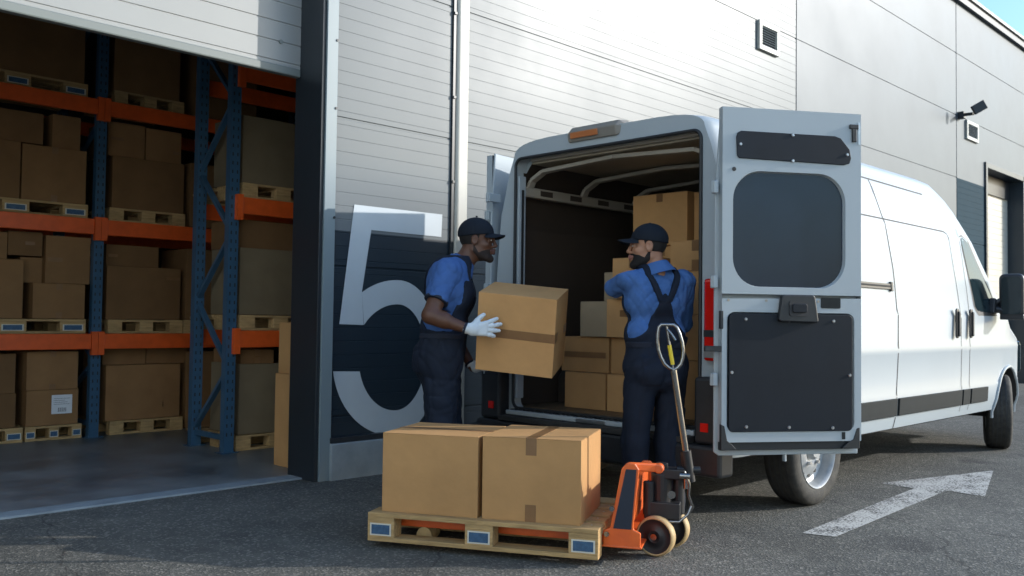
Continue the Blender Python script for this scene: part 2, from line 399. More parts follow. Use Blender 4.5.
# plinth
part(MB().bb(3.712, 18.05, 5.50, 5.68, -.02, .262).bb(-14, -1.6, 5.5, 5.68, -.02, .262).bb(22.3, 40, 5.5, 5.68, -.02, .262), 'plinth', 'plinth', bevel=.008)
part(MB().bb(3.712, 18.05, 5.52, 5.68, .266, .305), 'plinth_flashing', 'darkmetal', bevel=.004)
# coping and roof
part(MB().bb(-14, 40, 5.50, 5.72, 6.862, 6.99), 'coping', 'coping', bevel=.006)
part(MB().bb(-14, 40, 5.46, 5.74, 6.992, 7.05), 'coping_cap', 'trim', bevel=.004)
part(MB().bb(-14, 40, 5.72, 30, 6.75, 6.86), 'roof', 'inner')
# interior shell
part(MB().bb(-9.1, -9, 5.72, 15, 0, 6.75).bb(12, 12.1, 5.72, 15, 0, 6.75).bb(-9.1, 12.1, 15, 15.1, 0, 6.75), 'inner_wall', 'inner')
part(MB().bb(3.72, 12, 5.70, 5.74, .27, 6.75), 'inner_wall', 'inner')
part(MB().bb(-9, -1.6, 5.70, 5.74, .0, 6.75), 'inner_wall', 'inner')
part(MB().bb(-1.6, -1.3, 5.545, 5.90, -.02, ZT), 'door_jamb', 'darkmetal', bevel=.004)
# near (left) roller door, half raised
rd = part(ribbed(-1.3, 3.60, 3.02, 4.32, y=5.84, pitch_=.145, gap=.014, dep=.006, thick=.04), 'roller_door', 'rollgrey')
part(MB().bb(-1.3, 3.598, 5.825, 5.885, 2.955, 3.018), 'bottom_seal', 'rail', rd, bevel=.01)
part(MB().cyl((3.43, 5.838, 3.19), (3.43, 5.83, 3.19), .016, n=12), 'door_button', 'rail', rd)
# far roller door
part(ribbed(18.36, 20.35, .02, 4.0, y=5.84, pitch_=.12, gap=.012, dep=.006, thick=.04), 'roller_door', 'rollcream')
part(MB().bb(18.05, 18.14, 5.535, 5.90, -.02, 4.22).bb(18.14, 20.45, 5.535, 5.9, 4.12, 4.22).bb(20.35, 22.3, 5.535, 5.9, -.02, 4.22), 'door_frame', 'anthracite', bevel=.004)
part(MB().bb(18.145, 20.34, 5.80, 5.9, 3.75, 4.115), 'door_header', 'darkmetal')
part(MB().bb(18.145, 18.355, 5.84, 5.9, 0, 3.745), 'door_guide', 'trimgrey')
# vents
def vent(x0, x1, z0, z1):
    fr = MB(); t = .06; y0, y1 = 5.53, 5.569
    fr.bb(x0, x1, y0, y1, z1 - t, z1).bb(x0, x1, y0, y1, z0, z0 + t).bb(x0, x0 + t, y0, y1, z0 + t, z1 - t).bb(x1 - t, x1, y0, y1, z0 + t, z1 - t)
    fo = part(fr, 'vent', 'trim', bevel=.004)
    part(MB().bb(x0 + t, x1 - t, 5.562, 5.568, z0 + t, z1 - t), 'vent_backing', 'gap', fo)
    s_ = MB(); n = 8
    for i in range(n):
        z = z0 + t + (z1 - z0 - 2 * t) * (i + .5) / n
        s_.box(((x0 + x1) / 2, 5.548, z), (x1 - x0 - 2 * t - .004, .026, .004), Matrix.Rotation(R(35), 3, 'X'))
    part(s_, 'louvre_slats', 'trimgrey', fo)
vent(9.77, 10.26, 4.50, 4.86); vent(17.03, 17.64, 4.50, 4.84)
fl = part(MB().bb(16.66, 16.78, 5.47, 5.568, 4.80, 4.92).beam((16.70, 5.50, 4.86), (16.62, 5.30, 4.84), .05, .05), 'floodlight', 'plastic', bevel=.006)
part(MB().box((16.60, 5.20, 4.93), (.06, .24, .16), Matrix.Rotation(R(45), 3, 'Z') @ Matrix.Rotation(R(-30), 3, 'X')), 'lamp_head', 'plastic', fl, bevel=.01)

# painted number 5: outline on the wall, 1.5 mm thick skin of paint
def arc(cx, cz, rx, rz, a0, a1, n=28):
    return [(cx + rx * math.cos(R(a0 + (a1 - a0) * i / n)), cz + rz * math.sin(R(a0 + (a1 - a0) * i / n))) for i in range(n + 1)]
# outer path then back along the inner path
out5 = [(3.916, 2.018), (4.78, 2.022), (4.775, 1.838), (4.075, 1.840), (4.003, 1.385)]
bowl_out = arc(4.33, .875, .44, .60, 133, -90)     # big bowl outer, from the stem round to the bottom
bowl_out = [p for p in bowl_out]
tail_out = arc(4.33, .875, .585, .615, -90, -171)
tail_in = arc(4.33, .875, .345, .415, -166, -90)
bowl_in = arc(4.33, .875, .27, .41, -90, 143)
num = MB()
def strip(pa, pb, y=YW - .0045):
    n = len(pa); vs = [(a, y, b) for a, b in pa] + [(a, y, b) for a, b in pb]
    num.add(vs, [(i, i + 1, n + i + 1, n + i) for i in range(n - 1)])
y5 = YW - .0045
num.add([(x, y5, z) for x, z in ((3.916, 2.018), (4.78, 2.022), (4.773, 1.838), (4.075, 1.840))], [(0, 1, 2, 3)])
num.add([(x, y5, z) for x, z in ((3.916, 2.018), (4.075, 1.840), (3.999, 1.369), (4.020, 1.12), (3.803, 1.126))], [(0, 1, 2, 3, 4)])
strip(arc(4.345, .87, .61, .60, 124.5, 90, 16), arc(4.342, .872, .40, .41, 142.8, 90, 16))
strip(arc(4.345, .87, .44, .60, 90, 0, 30), arc(4.342, .872, .285, .41, 90, 0, 30))
strip(arc(4.345, .87, .44, .60, 0, -90, 24), arc(4.342, .872, .285, .41, 0, -90, 24))
strip(arc(4.345, .87, .595, .60, -90, -171.5, 24), arc(4.342, .872, .36, .41, -90, -166, 24))
part(num, 'painted_number', 'number')

# ------------------------------------------------------------------ boxes
def box_mesh(w, d, h):
    """closed carton with a base at z=0: body, four top flaps with the centre gap"""
    mb = MB(); mb.bb(-w / 2, w / 2, -d / 2, d / 2, 0, h - .004)
    mb.bb(-w / 2, w / 2, -d / 2, -.0015, h - .0035, h); mb.bb(-w / 2, w / 2, .0015, d / 2, h - .0035, h)
    return mb
def carton(loc, dims, rz, label, group=None, m='card', tape='x', tail=.07, front=None, sticker=None, name='cardboard_box', rot=None, both=False, bev=.005):
    w, d, h = dims
    o = box_mesh(w, d, h).build(name, m, bevel=bev)
    o.location = loc; o.rotation_euler = rot if rot else (0, 0, rz)
    tag(o, label, 'box', group)
    tw = .055; e = .0012
    def ustrip(L, top):
        """one folded strip: across the face and down both ends, section in (l, z)"""
        zf = h if top else 0.0; sg = 1 if top else -1; tl = min(tail, h * .45)
        o_ = [(-L / 2 - e, zf - sg * tl), (-L / 2 - e, zf + sg * (e if top else .0004)), (L / 2 + e, zf + sg * (e if top else .0004)), (L / 2 + e, zf - sg * tl), (L / 2 + .0003, zf - sg * tl), (L / 2 + .0003, zf + sg * .0002), (-L / 2 - .0003, zf + sg * .0002), (-L / 2 - .0003, zf - sg * tl)]
        mb = MB()
        if tape == 'x': mb.prism([(l, -tw / 2, z) for l, z in o_], (0, tw, 0))
        else: mb.prism([(-tw / 2, l, z) for l, z in o_], (tw, 0, 0))
        mb.build('tape', 'tape', o)
    if tape:
        ustrip(w if tape == 'x' else d, True)
        if tail > .01: ustrip(w if tape == 'x' else d, False)
    if front:     # (x0,x1,z0,z1) strip on the local -Y face
        x0, x1, z0, z1 = front
        MB().bb(x0, x1, -d / 2 - .0022, -d / 2 - .0005, z0, z1).build('tape', 'tape', o)
    if sticker:
        x0, x1, z0, z1 = sticker
        l = MB().bb(x0, x1, -d / 2 - .003, -d / 2 - .0006, z0, z1).build('shipping_label', 'label', o)
        k = MB(); ww = x1 - x0; hh = z1 - z0
        for i in range(9): k.bb(x0 + ww * (.32 + i * .045), x0 + ww * (.32 + i * .045 + (.012 if i % 2 else .026)), -d / 2 - .0036, -d / 2 - .0031, z0 + hh * .1, z0 + hh * .32)
        for i in range(4): k.bb(x0 + ww * .1, x0 + ww * (.9 - .13 * (i % 3)), -d / 2 - .0036, -d / 2 - .0031, z0 + hh * (.5 + i * .1), z0 + hh * (.515 + i * .1))
        k.build('barcode', 'ink', l)
    return o

# boxes on the pallet truck
LD = Vector((.480, -.877, 0)).normalized(); PD = Vector((.877, .480, 0)).normalized(); PA = Vector((2.80, 3.81, 0))
prz = math.atan2(LD.y, LD.x)
def P(s, t, z=0): return PA + LD * s + PD * t + Vector((0, 0, z))
DK = .178
carton(P(.315, .300, DK), (.52, .50, .405), prz, 'large cardboard box left on the loaded pallet, plain front face', tape='x')
carton(P(.850, .315, DK), (.505, .52, .412), prz + 0.0, 'large cardboard box on the pallet beside the orange pump truck, tape strips up its front', tape='y', tail=.085)

# ------------------------------------------------------------------ pallets
def make_pallet(L=1.2, D=.8, label='', group=None, stamps=True, m='wood', nails=False):
    root = tag(empty('wooden_pallet'), label, 'pallet', group)
    dk = MB()
    for i, w in enumerate((.145, .10, .145, .10, .145)):
        y = (.0725, .235, .4, .565, .7275)[i]
        dk.bb(0, L, y - w / 2, y + w / 2, .122, .144)
    for x in (0.0725, L / 2, L - .0725): dk.bb(x - .0725, x + .0725, 0, D, .10, .1218)
    dk.build('deck', m, root, bevel=.002)
    if nails:
        for i, y in enumerate((.0725, .235, .4, .565, .7275)):
            for x in (.05, L / 2 - .02, L / 2 + .02, L - .05):
                MB().cyl((x, y + .02, .1438), (x, y + .02, .1452), .005, n=8).build('nail_head', 'silver', root)
    bs = MB()
    for y, w in ((.05, .10), (.4, .145), (.75, .10)): bs.bb(0, L, y - w / 2, y + w / 2, 0, .022)
    bs.build('base_boards', m, root, bevel=.002)
    for x in (.0725, L / 2, L - .0725):
        for y, w in ((.05, .10), (.4, .145), (.75, .10)):
            b = MB().bb(x - .0725, x + .0725, y - w / 2, y + w / 2, .0222, .0998).build('block', m, root, bevel=.002)
            if stamps and y < .1:
                s0 = MB().bb(x - .058, x + .058, -.0012, -.0002, .030, .092).build('stamp', 'stampw', b)
                MB().bb(x - .050, x + .050, -.002, -.0014, .037, .085).build('stamp_field', 'stamp', s0)
    return root
pal = make_pallet(label='wooden pallet carrying two big boxes, raised on the orange pump truck', nails=True)
pal.location = P(0, 0, .034); pal.rotation_euler = (0, 0, prz)

# ------------------------------------------------------------------ pump truck
jr = tag(empty('pallet_truck', P(1.20, .42), prz), 'orange hand pallet truck with chrome loop handle under the loaded pallet', 'pallet truck')
J = 'orange'
for t in (-.20, .20):
    fk = MB(); fk.bb(-1.10, .02, t - .075, t + .075, .125, .1325).bb(-1.10, .02, t - .075, t - .068, .088, .1245).bb(-1.10, .02, t + .068, t + .075, .088, .1245)
    fo = fk.build('fork', J, jr, bevel=.003)
    for dt in (-.035, .035): MB().cyl((-.95, t + dt - .03, .045), (-.95, t + dt + .03, .045), .042, n=20).build('load_roller', 'tan', fo, smooth=True)
# slanted yoke: near and far side plates, cross plate, top beam
def sideplate(t0, t1):
    pts = [(.0, .075), (.185, .075), (.185, .150), (.150, .165), (.150, .19), (.175, .455), (.155, .485), (.115, .485), (.09, .455), (.035, .165), (.0, .15)]
    return MB().prism([(x, t0, z) for x, z in pts], (0, t1 - t0, 0))
# near side plate silhouette built from the frame angle seen in the photograph
fr_ = sideplate(-.30, -.282); fr_.build('side_plate', J, jr, bevel=.006)
sp2 = sideplate(.282, .30); sp2.v = [(a, b, c * .85) for a, b, c in sp2.v]; sp2.build('side_plate', J, jr, bevel=.006)
MB().prism([(.042, -.279, .18), (.135, -.279, .18), (.150, -.279, .38), (.09, -.279, .38)], (0, .558, 0)).build('cross_plate', J, jr, bevel=.004)
MB().bb(-.005, .19, -.302, .302, .072, .082).build('foot_plate', J, jr, bevel=.003)
MB().prism([(.052, -.3045, .165), (.140, -.3045, .165), (.163, -.3045, .455), (.112, -.3045, .455)], (0, .004, 0)).build('dark_panel', 'navypanel', jr)
for x, z in ((.020, .135), (.045, .26)): MB().cyl((x, -.31, z), (x, -.30, z), .013, n=12).build('bolt', 'chrome', jr)
# top yoke arm reaching over the pump
arm = MB().beam((.12, -.285, .466), (.255, -.20, .455), .03, .042).cyl((.26, -.225, .452), (.26, -.17, .452), .024, n=16)
arm.build('top_arm', J, jr, bevel=.008)
# pump and steering head
pm = MB().cyl((.30, 0, .17), (.30, 0, .40), .055, n=20).cyl((.30, 0, .40), (.30, 0, .45), .032, n=16).bb(.22, .40, -.075, .075, .175, .26).cyl((.385, .02, .19), (.385, .02, .38), .030, n=16).cyl((.24, -.05, .19), (.24, -.05, .36), .028, n=16).bb(.28, .42, -.05, .05, .375, .425)
pm.v = [(a - .05, b, c) for a, b, c in pm.v]
pump = pm.build('pump', 'jackblack', jr, bevel=.006)
pz = MB().tube([(.42, -.06, .42), (.445, -.06, .36), (.44, -.05, .30), (.46, -.03, .24), (.43, -.01, .19)], .008).cyl((.40, -.07, .40), (.45, -.07, .40), .016, n=10).cyl((.43, -.05, .335), (.43, -.05, .385), .017, n=12).cyl((.36, -.09, .305), (.36, -.075, .305), .02, n=12)
pz.tube([(.33, -.09, .17), (.40, -.10, .175), (.44, -.08, .21), (.455, -.06, .25)], .007).cyl((.325, -.105, .165), (.325, -.08, .165), .018, n=12)
pz.v = [(a - .05, b, c) for a, b, c in pz.v]
pz.build('valve_gear', 'chrome', pump, smooth=True)
# steer wheels on an axle turned towards the viewer
axv = Vector((.96, .25, 0)).normalized()
ax = Vector((axv.dot(LD), axv.dot(PD), 0)).normalized(); wc = Vector((.262, -.01, .1))
MB().cyl(wc - ax * .13, wc + ax * .13, .014, n=12).beam(wc + Vector((0, 0, .0)), wc + Vector((0, 0, .1)), .07, .07, up=(1, 0, 0)).build('axle', 'jackblack', jr)
for sgn in (-1, 1):
    c = wc + ax * (.105 * sgn)
    rot = Matrix((ax.cross(Vector((0, 0, 1))), ax, Vector((0, 0, 1)))).transposed()
    def wl(prof, name, m, par):
        mb = MB().lathe(prof, 40, 'y', closed=True); mb.v = [tuple(rot @ Vector(p) + c) for p in mb.v]; return mb.build(name, m, par, smooth=True)
    w_ = wl([(.086, -.024), (.092, -.026), (.098, -.02), (.1, -.01), (.1, .01), (.098, .02), (.092, .026), (.086, .024)], 'steer_wheel', 'tan', jr)
    wl([(.0, -.012), (.03, -.026), (.05, -.014), (.07, -.014), (.0855, -.0235), (.0855, .0235), (.07, .014), (.05, .014), (.03, .026), (.0, .012)], 'wheel_disc', 'jackblack', w_)
    wl([(.0, -.035), (.016, -.035), (.018, -.024), (.0, -.020)], 'hub_cap', 'chrome', w_)
    wl([(.0, .035), (.016, .035), (.018, .024), (.0, .020)], 'hub_cap', 'chrome', w_)
# handle: shaft and loop
def JW(p):  # world -> jack local
    d = Vector(p) - Vector(jr.location); return Vector((d.dot(LD), d.dot(PD), d.z))
hb = Vector((3.935, 2.625, .42)); ht = Vector((3.855, 2.665, .930)); hup = (ht - hb).normalized(); htop = Vector((3.828, 2.685, 1.160))
lat = Vector((.705, -.709, 0))
hs_ = MB().cyl(JW(hb), JW(ht), .017, n=16); hs_.build('handle_shaft', 'chrome', jr, smooth=True)
MB().cyl(JW(hb - hup * .06), JW(hb + hup * .10), .028, n=16).cyl(JW(hb - lat * .06), JW(hb + lat * .06), .018, n=12).build('handle_socket', 'jackblack', jr, smooth=True)
loop = []
for tt, wd in ((0, 0), (.05, .022), (.13, .042), (.28, .056), (.45, .064), (.62, .063), (.80, .056), (.94, .046), (1.0, .032)):
    loop.append((tt, wd))
pts = [ht + (htop - ht) * tt + lat * wd for tt, wd in loop] + [htop - lat * 0.0] + [ht + (htop - ht) * tt - lat * wd for tt, wd in loop[::-1][:-1]]
MB().tube([JW(p) for p in pts], .0095, n=10, closed=True).build('grip_loop', 'chrome', jr, smooth=True)
lv = MB().cyl(JW(ht), JW(ht + (htop - ht) * .97 - lat * .006), .0065, n=8); lv.build('release_rod', 'chrome', jr)
MB().cyl(JW(ht + (htop - ht) * .12), JW(ht + (htop - ht) * .55 - lat * .004), .0105, n=10).build('yellow_sleeve', 'yellow', jr)
MB().tube([JW(htop - lat * .006 - (htop - ht) * .1), JW(htop + lat * .012 - (htop - ht) * .2), JW(htop + lat * .03 - (htop - ht) * .34)], .008).build('release_lever', 'chrome', jr)
# ------------------------------------------------------------------ van
VX, VY = 4.55, 3.727
van = tag(empty('cargo_van', (VX, VY, 0)), 'white high roof cargo van with both rear doors open, parked along the warehouse', 'van')
VO = Vector(van.location)
def vp(mb, name, m, parent=None, **k):
    mb.v = [(a - VO.x, b - VO.y, c - VO.z) for a, b, c in mb.v]
    return mb.build(name, m, parent or van, **k)
def interp(x, tab):
    if x <= tab[0][0]: return tab[0][1]
    for (a, b), (c, d) in zip(tab, tab[1:]):
        if x <= c:
            t = (x - a) / (c - a); return b + (d - b) * t
    return tab[-1][1]
def sm(x, tab):   # smooth interpolation
    if x <= tab[0][0]: return tab[0][1]
    for (a, b), (c, d) in zip(tab, tab[1:]):
        if x <= c:
            t = (x - a) / (c - a); t = t * t * (3 - 2 * t); return b + (d - b) * t
    return tab[-1][1]
WT = [(.30, .93), (.40, .985), (.50, 1.01), (.64, 1.018), (.66, 1.012), (.95, 1.018), (.985, 1.024), (1.01, 1.016), (1.25, 1.022), (1.285, 1.012), (1.5, .998), (1.93, .958), (1.965, .945), (2.0, .936), (2.2, .885), (2.35, .825), (2.5, .79)]
ZTOP = [(4.55, 2.44), (4.75, 2.455), (7.75, 2.455), (8.0, 2.44), (8.25, 2.37), (8.5, 2.22), (8.75, 2.0), (9.1, 1.66), (9.45, 1.34), (9.6, 1.23), (9.9, 1.13), (10.15, 1.02), (10.32, .86), (10.42, .66), (10.46, .34)]
PLAN = [(4.55, .955), (4.58, .98), (4.64, .997), (4.75, 1.0), (9.0, 1.0), (9.5, .985), (9.9, .95), (10.2, .87), (10.36, .74), (10.46, .60)]
ZB = .375
def hw(x, z):      # half width of the flank
    w = interp(z, WT)
    if x > 8.0:      # cab leans in above the belt
        t = min(1, (x - 8.0) / 1.2); w -= max(0, z - 1.3) * .10 * t
    return w * interp(x, PLAN)
def ring(x):
    zt = interp(x, ZTOP); zs = zt - min(.10, (zt - ZB) * .35)
    pts = [(0, ZB - .0), (hw(x, ZB) * .9, ZB)]
    n = 26
    lev = [l for l in (.40, .50, .64, .66, .95, .985, 1.01, 1.25, 1.285, 1.5, 1.93, 1.965, 2.0, 2.12, 2.22, 2.30, 2.34)]
    for i, l in enumerate(lev):
        # compress levels below the shoulder when the section is low
        z = l if l < zs else zs - (len(lev) - i) * .001
        pts.append((hw(x, z), z))
    wsd = pts[-1][0]; zsd = pts[-1][1]
    for a in range(1, 9):      # rounded shoulder to the roof centre (superellipse)
        an = R(90 * a / 8); c, s_ = math.cos(an), math.sin(an)
        pts.append((wsd * c ** .34 if a < 8 else 0, zsd + (zt - zsd) * s_ ** .9))
    return pts
xs = [4.55, 4.56, 4.58, 4.61, 4.66, 4.72, 4.8, 5.1, 5.4, 5.7, 6.0, 6.4, 6.8, 7.2, 7.6, 7.8, 8.0, 8.15, 8.3, 8.45, 8.6, 8.75, 8.9, 9.05, 9.2, 9.35, 9.5, 9.6, 9.75, 9.9, 10.03, 10.15, 10.24, 10.32, 10.38, 10.43, 10.46]
def van_shell():
    mb = MB(); rings = []
    for x in xs:
        p = ring(x); full = [(x, VY - w, z) for w, z in p] + [(x, VY + w, z) for w, z in p[-2:0:-1]]
        rings.append(full)
    n = len(rings[0])
    for rg in rings: mb.v += rg
    for i in range(len(rings) - 1):
        for k in range(n): mb.f.append((i * n + k, i * n + (k + 1) % n, (i + 1) * n + (k + 1) % n, (i + 1) * n + k))
    mb.f.append(tuple(range(n))); mb.f.append(tuple((len(rings) - 1) * n + k for k in range(n)))
    return mb
body = vp(van_shell(), 'body', ['white', 'liner', 'gap'], smooth=False)
RAX, FAX = 5.57, 9.50
def cutter(mb, mi):
    mb.v = [(a - VO.x, b - VO.y, c - VO.z) for a, b, c in mb.v]
    o = mb.build('cut', ['white', 'liner', 'gap'])
    for p in o.data.polygons: p.material_index = mi
    o.location = VO
    return o
FL = .545
OY0, OY1, OZ1 = VY - .775, VY + .775, 2.322
cuts = []
oo = rrect(OY0, OY1, FL, OZ1, .06)
oo = [(y, z) for y, z in oo]
cuts.append(cutter(MB().prism([(4.3, y, z) for y, z in oo], (.36, 0, 0)), 0))
cuts.append(cutter(MB().prism([(4.63, VY + y, z) for y, z in ((-.90, FL), (.90, FL), (.90, 1.85), (.83, 2.16), (.72, 2.30), (-.72, 2.30), (-.83, 2.16), (-.90, 1.85))], (3.09, 0, 0)), 1))
for ax_, ra in ((RAX, .395), (FAX, .415)):
    for sy in (-1, 1):
        cuts.append(cutter(MB().cyl((ax_, VY + sy * .70, .36), (ax_, VY + sy * 1.2, .36), ra, n=48), 2))
van_dg = None
for c in cuts:
    md = body.modifiers.new('cut', 'BOOLEAN'); md.operation = 'DIFFERENCE'; md.solver = 'EXACT'; md.object = c
bpy.context.view_layer.update()
dg = bpy.context.evaluated_depsgraph_get()
me = bpy.data.meshes.new_from_object(body.evaluated_get(dg)); body.modifiers.clear(); body.data = me
for c in cuts: bpy.data.objects.remove(c)
for p in me.polygons: p.use_smooth = True
es = body.modifiers.new('es', 'EDGE_SPLIT'); es.split_angle = R(32)

# flank strips: lines, gaps, glass, all following the flank surface
def flank(pts, off=.003, side=-1):
    return [(x, VY + side * (hw(x, z) + off), z) for x, z in pts]
def gapline(pts, w=.010, side=-1, off=.0018, name='panel_gap', m='gap', th=0):
    """thin ribbon along (x,z) points"""
    mb = MB(); dens = []
    for (a, b), (c, d) in zip(pts, pts[1:]):
        n = max(2, int(math.hypot(c - a, d - b) / .06))
        dens += [(a + (c - a) * i / n, b + (d - b) * i / n) for i in range(n)]
    dens.append(pts[-1]); L_, R_ = [], []
    for i, (x, z) in enumerate(dens):
        p, q = dens[max(0, i - 1)], dens[min(len(dens) - 1, i + 1)]
        dx, dz = q[0] - p[0], q[1] - p[1]; l = math.hypot(dx, dz) or 1; nx, nz = -dz / l * w / 2, dx / l * w / 2
        L_.append((x + nx, z + nz)); R_.append((x - nx, z - nz))
    A = flank(L_, off, side); B = flank(R_, off, side); n = len(A)
    mb.add(A + B, [(i, i + 1, n + i + 1, n + i) for i in range(n - 1)])
    return vp(mb, name, m, smooth=True)
for side in (-1, 1):
    gapline([(6.80, .40), (6.80, .62), (6.83, 1.0), (6.80, 1.6), (6.72, 2.0), (6.66, 2.26)], .013, side)
    gapline([(6.0, 1.965), (7.95, 1.965), (8.02, 1.95), (8.06, 1.90)], .012, side)
    gapline([(6.4, 2.27), (7.72, 2.262)], .012, side)
    gapline([(8.06, 1.9), (8.16, 1.3), (8.17, .9), (8.17, .44)], .008, side)
    gapline([(8.36, 2.02), (8.38, 1.3), (8.37, .44)], .008, side)
    gapline([(4.9, 1.965), (6.0, 1.965)], .010, side)
# lower rubbing strips
def patch(x0, x1, z0, z1, off, name, m, side=-1, nx=12, nz=3, thick=.012, parent=None, **k):
    mb = MB(); nxp, nzp = nx + 1, nz + 1
    for lay in (off, -.01):
        for i in range(nxp):
            for j in range(nzp):
                x = x0 + (x1 - x0) * i / nx; z = z0 + (z1 - z0) * j / nz
                mb.v.append((x, VY + side * (hw(x, z) + lay), z))
    N_ = nxp * nzp
    for i in range(nx):
        for j in range(nz):
            a = i * nzp + j; mb.f.append((a, a + 1, a + nzp + 1, a + nzp)); a += N_; mb.f.append((a, a + nzp, a + nzp + 1, a + 1))
    for i in range(nx):
        for j in (0, nz):
            a = i * nzp + j; mb.f.append((a, a + nzp, a + nzp + N_, a + N_))
    for j in range(nz):
        for i in (0, nx):
            a = i * nzp + j; mb.f.append((a, a + N_, a + 1 + N_, a + 1))
    return vp(mb, name, m, parent, **k)
for side in (-1, 1):
    for a, b in ((6.05, 6.785), (6.825, 8.155), (8.185, 8.355), (8.39, 8.82)):
        patch(a, b, .495, .625, .016, 'rubbing_strip', 'grey_pl', side, bevel=.004)
    patch(6.0, 6.70, 1.435, 1.475, .014, 'door_rail', 'plastic', side)
    patch(6.0, 6.69, 1.45, 1.462, .018, 'rail_slot', 'grey_pl', side)
    patch(6.70, 6.735, 1.42, 1.49, .02, 'rail_stop', 'plastic', side, nx=2, bevel=.004)
# handles
for side in (-1, 1):
    for hx in (8.00, 8.335):
        mb = MB(); y = VY + side * (hw(hx, 1.18) + .012)
        mb.prism([(hx + x, y - .002, 1.19 + z) for x, z in rrect(-.030, .030, -.125, .125, .028)], (0, side * .016, 0))
        h_ = vp(mb, 'door_handle', 'plastic', bevel=.004)
        vp(MB().prism([(hx + .008 + x, y + side * .0145, 1.19 + z) for x, z in rrect(-.016, .016, -.11, .10, .014)], (0, side * .018, 0)), 'grip', 'seal', h_, bevel=.006)
# cab side glass
def flankpoly(poly, off, name, m, side, parent=None):
    # grid-free polygon subdivided by bmesh so that it follows the flank
    bm = bmesh.new(); vs = [bm.verts.new((x, 0, z)) for x, z in poly]; bm.faces.new(vs)
    bmesh.ops.triangulate(bm, faces=bm.faces)
    bmesh.ops.subdivide_edges(bm, edges=bm.edges, cuts=5, use_grid_fill=True)
    mb = MB(); bm.verts.index_update()
    mb.v = [(q.co.x, VY + side * (hw(q.co.x, q.co.z) + off), q.co.z) for q in bm.verts]; mb.f = [tuple(w.index for w in fa.verts) for fa in bm.faces]
    bm.free(); return vp(mb, name, m, parent, smooth=True)
gl = [(8.40, 1.935), (8.47, 1.955), (8.60, 1.91), (9.02, 1.46), (9.10, 1.34), (9.08, 1.285), (8.62, 1.285), (8.55, 1.34)]
for side in (-1, 1):
    sl = flankpoly([(8.385, 1.955), (8.48, 1.98), (8.63, 1.93), (9.06, 1.47), (9.15, 1.34), (9.13, 1.262), (8.60, 1.262), (8.52, 1.34)], .002, 'window_seal', 'seal', side)
    flankpoly(gl, .0045, 'side_window', 'glass', side, sl)
    flankpoly([(8.93, 1.40), (9.00, 1.40), (9.10, 1.29), (8.98, 1.29)], .008, 'quarter_trim', 'plastic', side, sl)
# windscreen, following the shell a little proud
mbw = MB()
for x in [8.15 + .06 * i for i in range(22)]:
    zt = interp(x, ZTOP)
    for k in range(-6, 7):
        fr2 = k / 6; p = ring(x)[-2]; w = p[0] * .93 if abs(k) == 6 else ring(x)[-1][0]
        wmax = ring(x)[-3][0] * .97; y = wmax * fr2
        # height on the ring at that half width
        pts_ = ring(x)[-9:][::-1]; zz = interp(abs(y), [(a, b) for a, b in pts_])
        mbw.v.append((x + .004, VY + y, zz + .005))
for i in range(21):
    for k in range(12):
        a = i * 13 + k; mbw.f.append((a, a + 1, a + 14, a + 13))
vp(mbw, 'windscreen', 'glass', smooth=True)
# wheel-arch lip and fender flare
for side in (-1, 1):
    for axx, ra, z0 in ((FAX, .415, .36), (RAX, .395, .36)):
        pts = []
        for i in range(25):
            a = R(-5 + 190 * i / 24); x = axx + math.cos(a) * (ra + .012); z = z0 + math.sin(a) * (ra + .012)
            pts.append((x, VY + side * (hw(x, max(z, .38)) + .006), z))
        vp(MB().tube(pts, .014, n=8), 'arch_lip', 'white', smooth=True)
    # front and rear lower bumper skirts
vp(MB().bb(10.25, 10.50, VY - .62, VY + .62, .28, .60), 'front_bumper', 'grey_pl', bevel=.04)
for side in (-1, 1):
    vp(MB().box((10.22, VY + side * .78, .86), (.24, .22, .34), Matrix.Rotation(R(-side * 30), 3, 'Z')), 'headlight', 'glass', bevel=.05)
# mirrors
for side in (-1, 1):
    yb = VY + side * (hw(8.98, 1.33)); my = VY + side * 1.165
    mr = vp(MB().prism([(9.02, my + y, 1.45 + z) for y, z in rrect(-.105, .105, -.20, .20, .05)], (.13, side * -.02, 0)), 'mirror', 'plastic', bevel=.03, seg=3)
    vp(MB().prism([(9.016, my + y, 1.45 + z) for y, z in rrect(-.082, .082, -.17, .17, .035)], (.003, 0, 0)), 'mirror_glass', 'glass', mr)
    vp(MB().prism([(8.93, yb - side * .01, 1.29), (9.13, yb - side * .01, 1.29), (9.10, yb - side * .01, 1.40), (8.97, yb - side * .01, 1.43)], (0, side * .05, 0)).tube([(9.02, yb + side * .02, 1.33), (9.06, my - side * .04, 1.30), (9.08, my, 1.32)], .03).tube([(9.02, yb + side * .02, 1.38), (9.06, my - side * .07, 1.43)], .022).box((9.09, my, 1.255), (.13, .2, .05)), 'mirror_arm', 'plastic', mr, bevel=.01)
    vp(MB().prism([(9.155, my + y, 1.45 + z) for y, z in rrect(-.10, .10, -.06, .10, .03)], (.02, 0, 0)), 'indicator', 'amber', mr, bevel=.006)
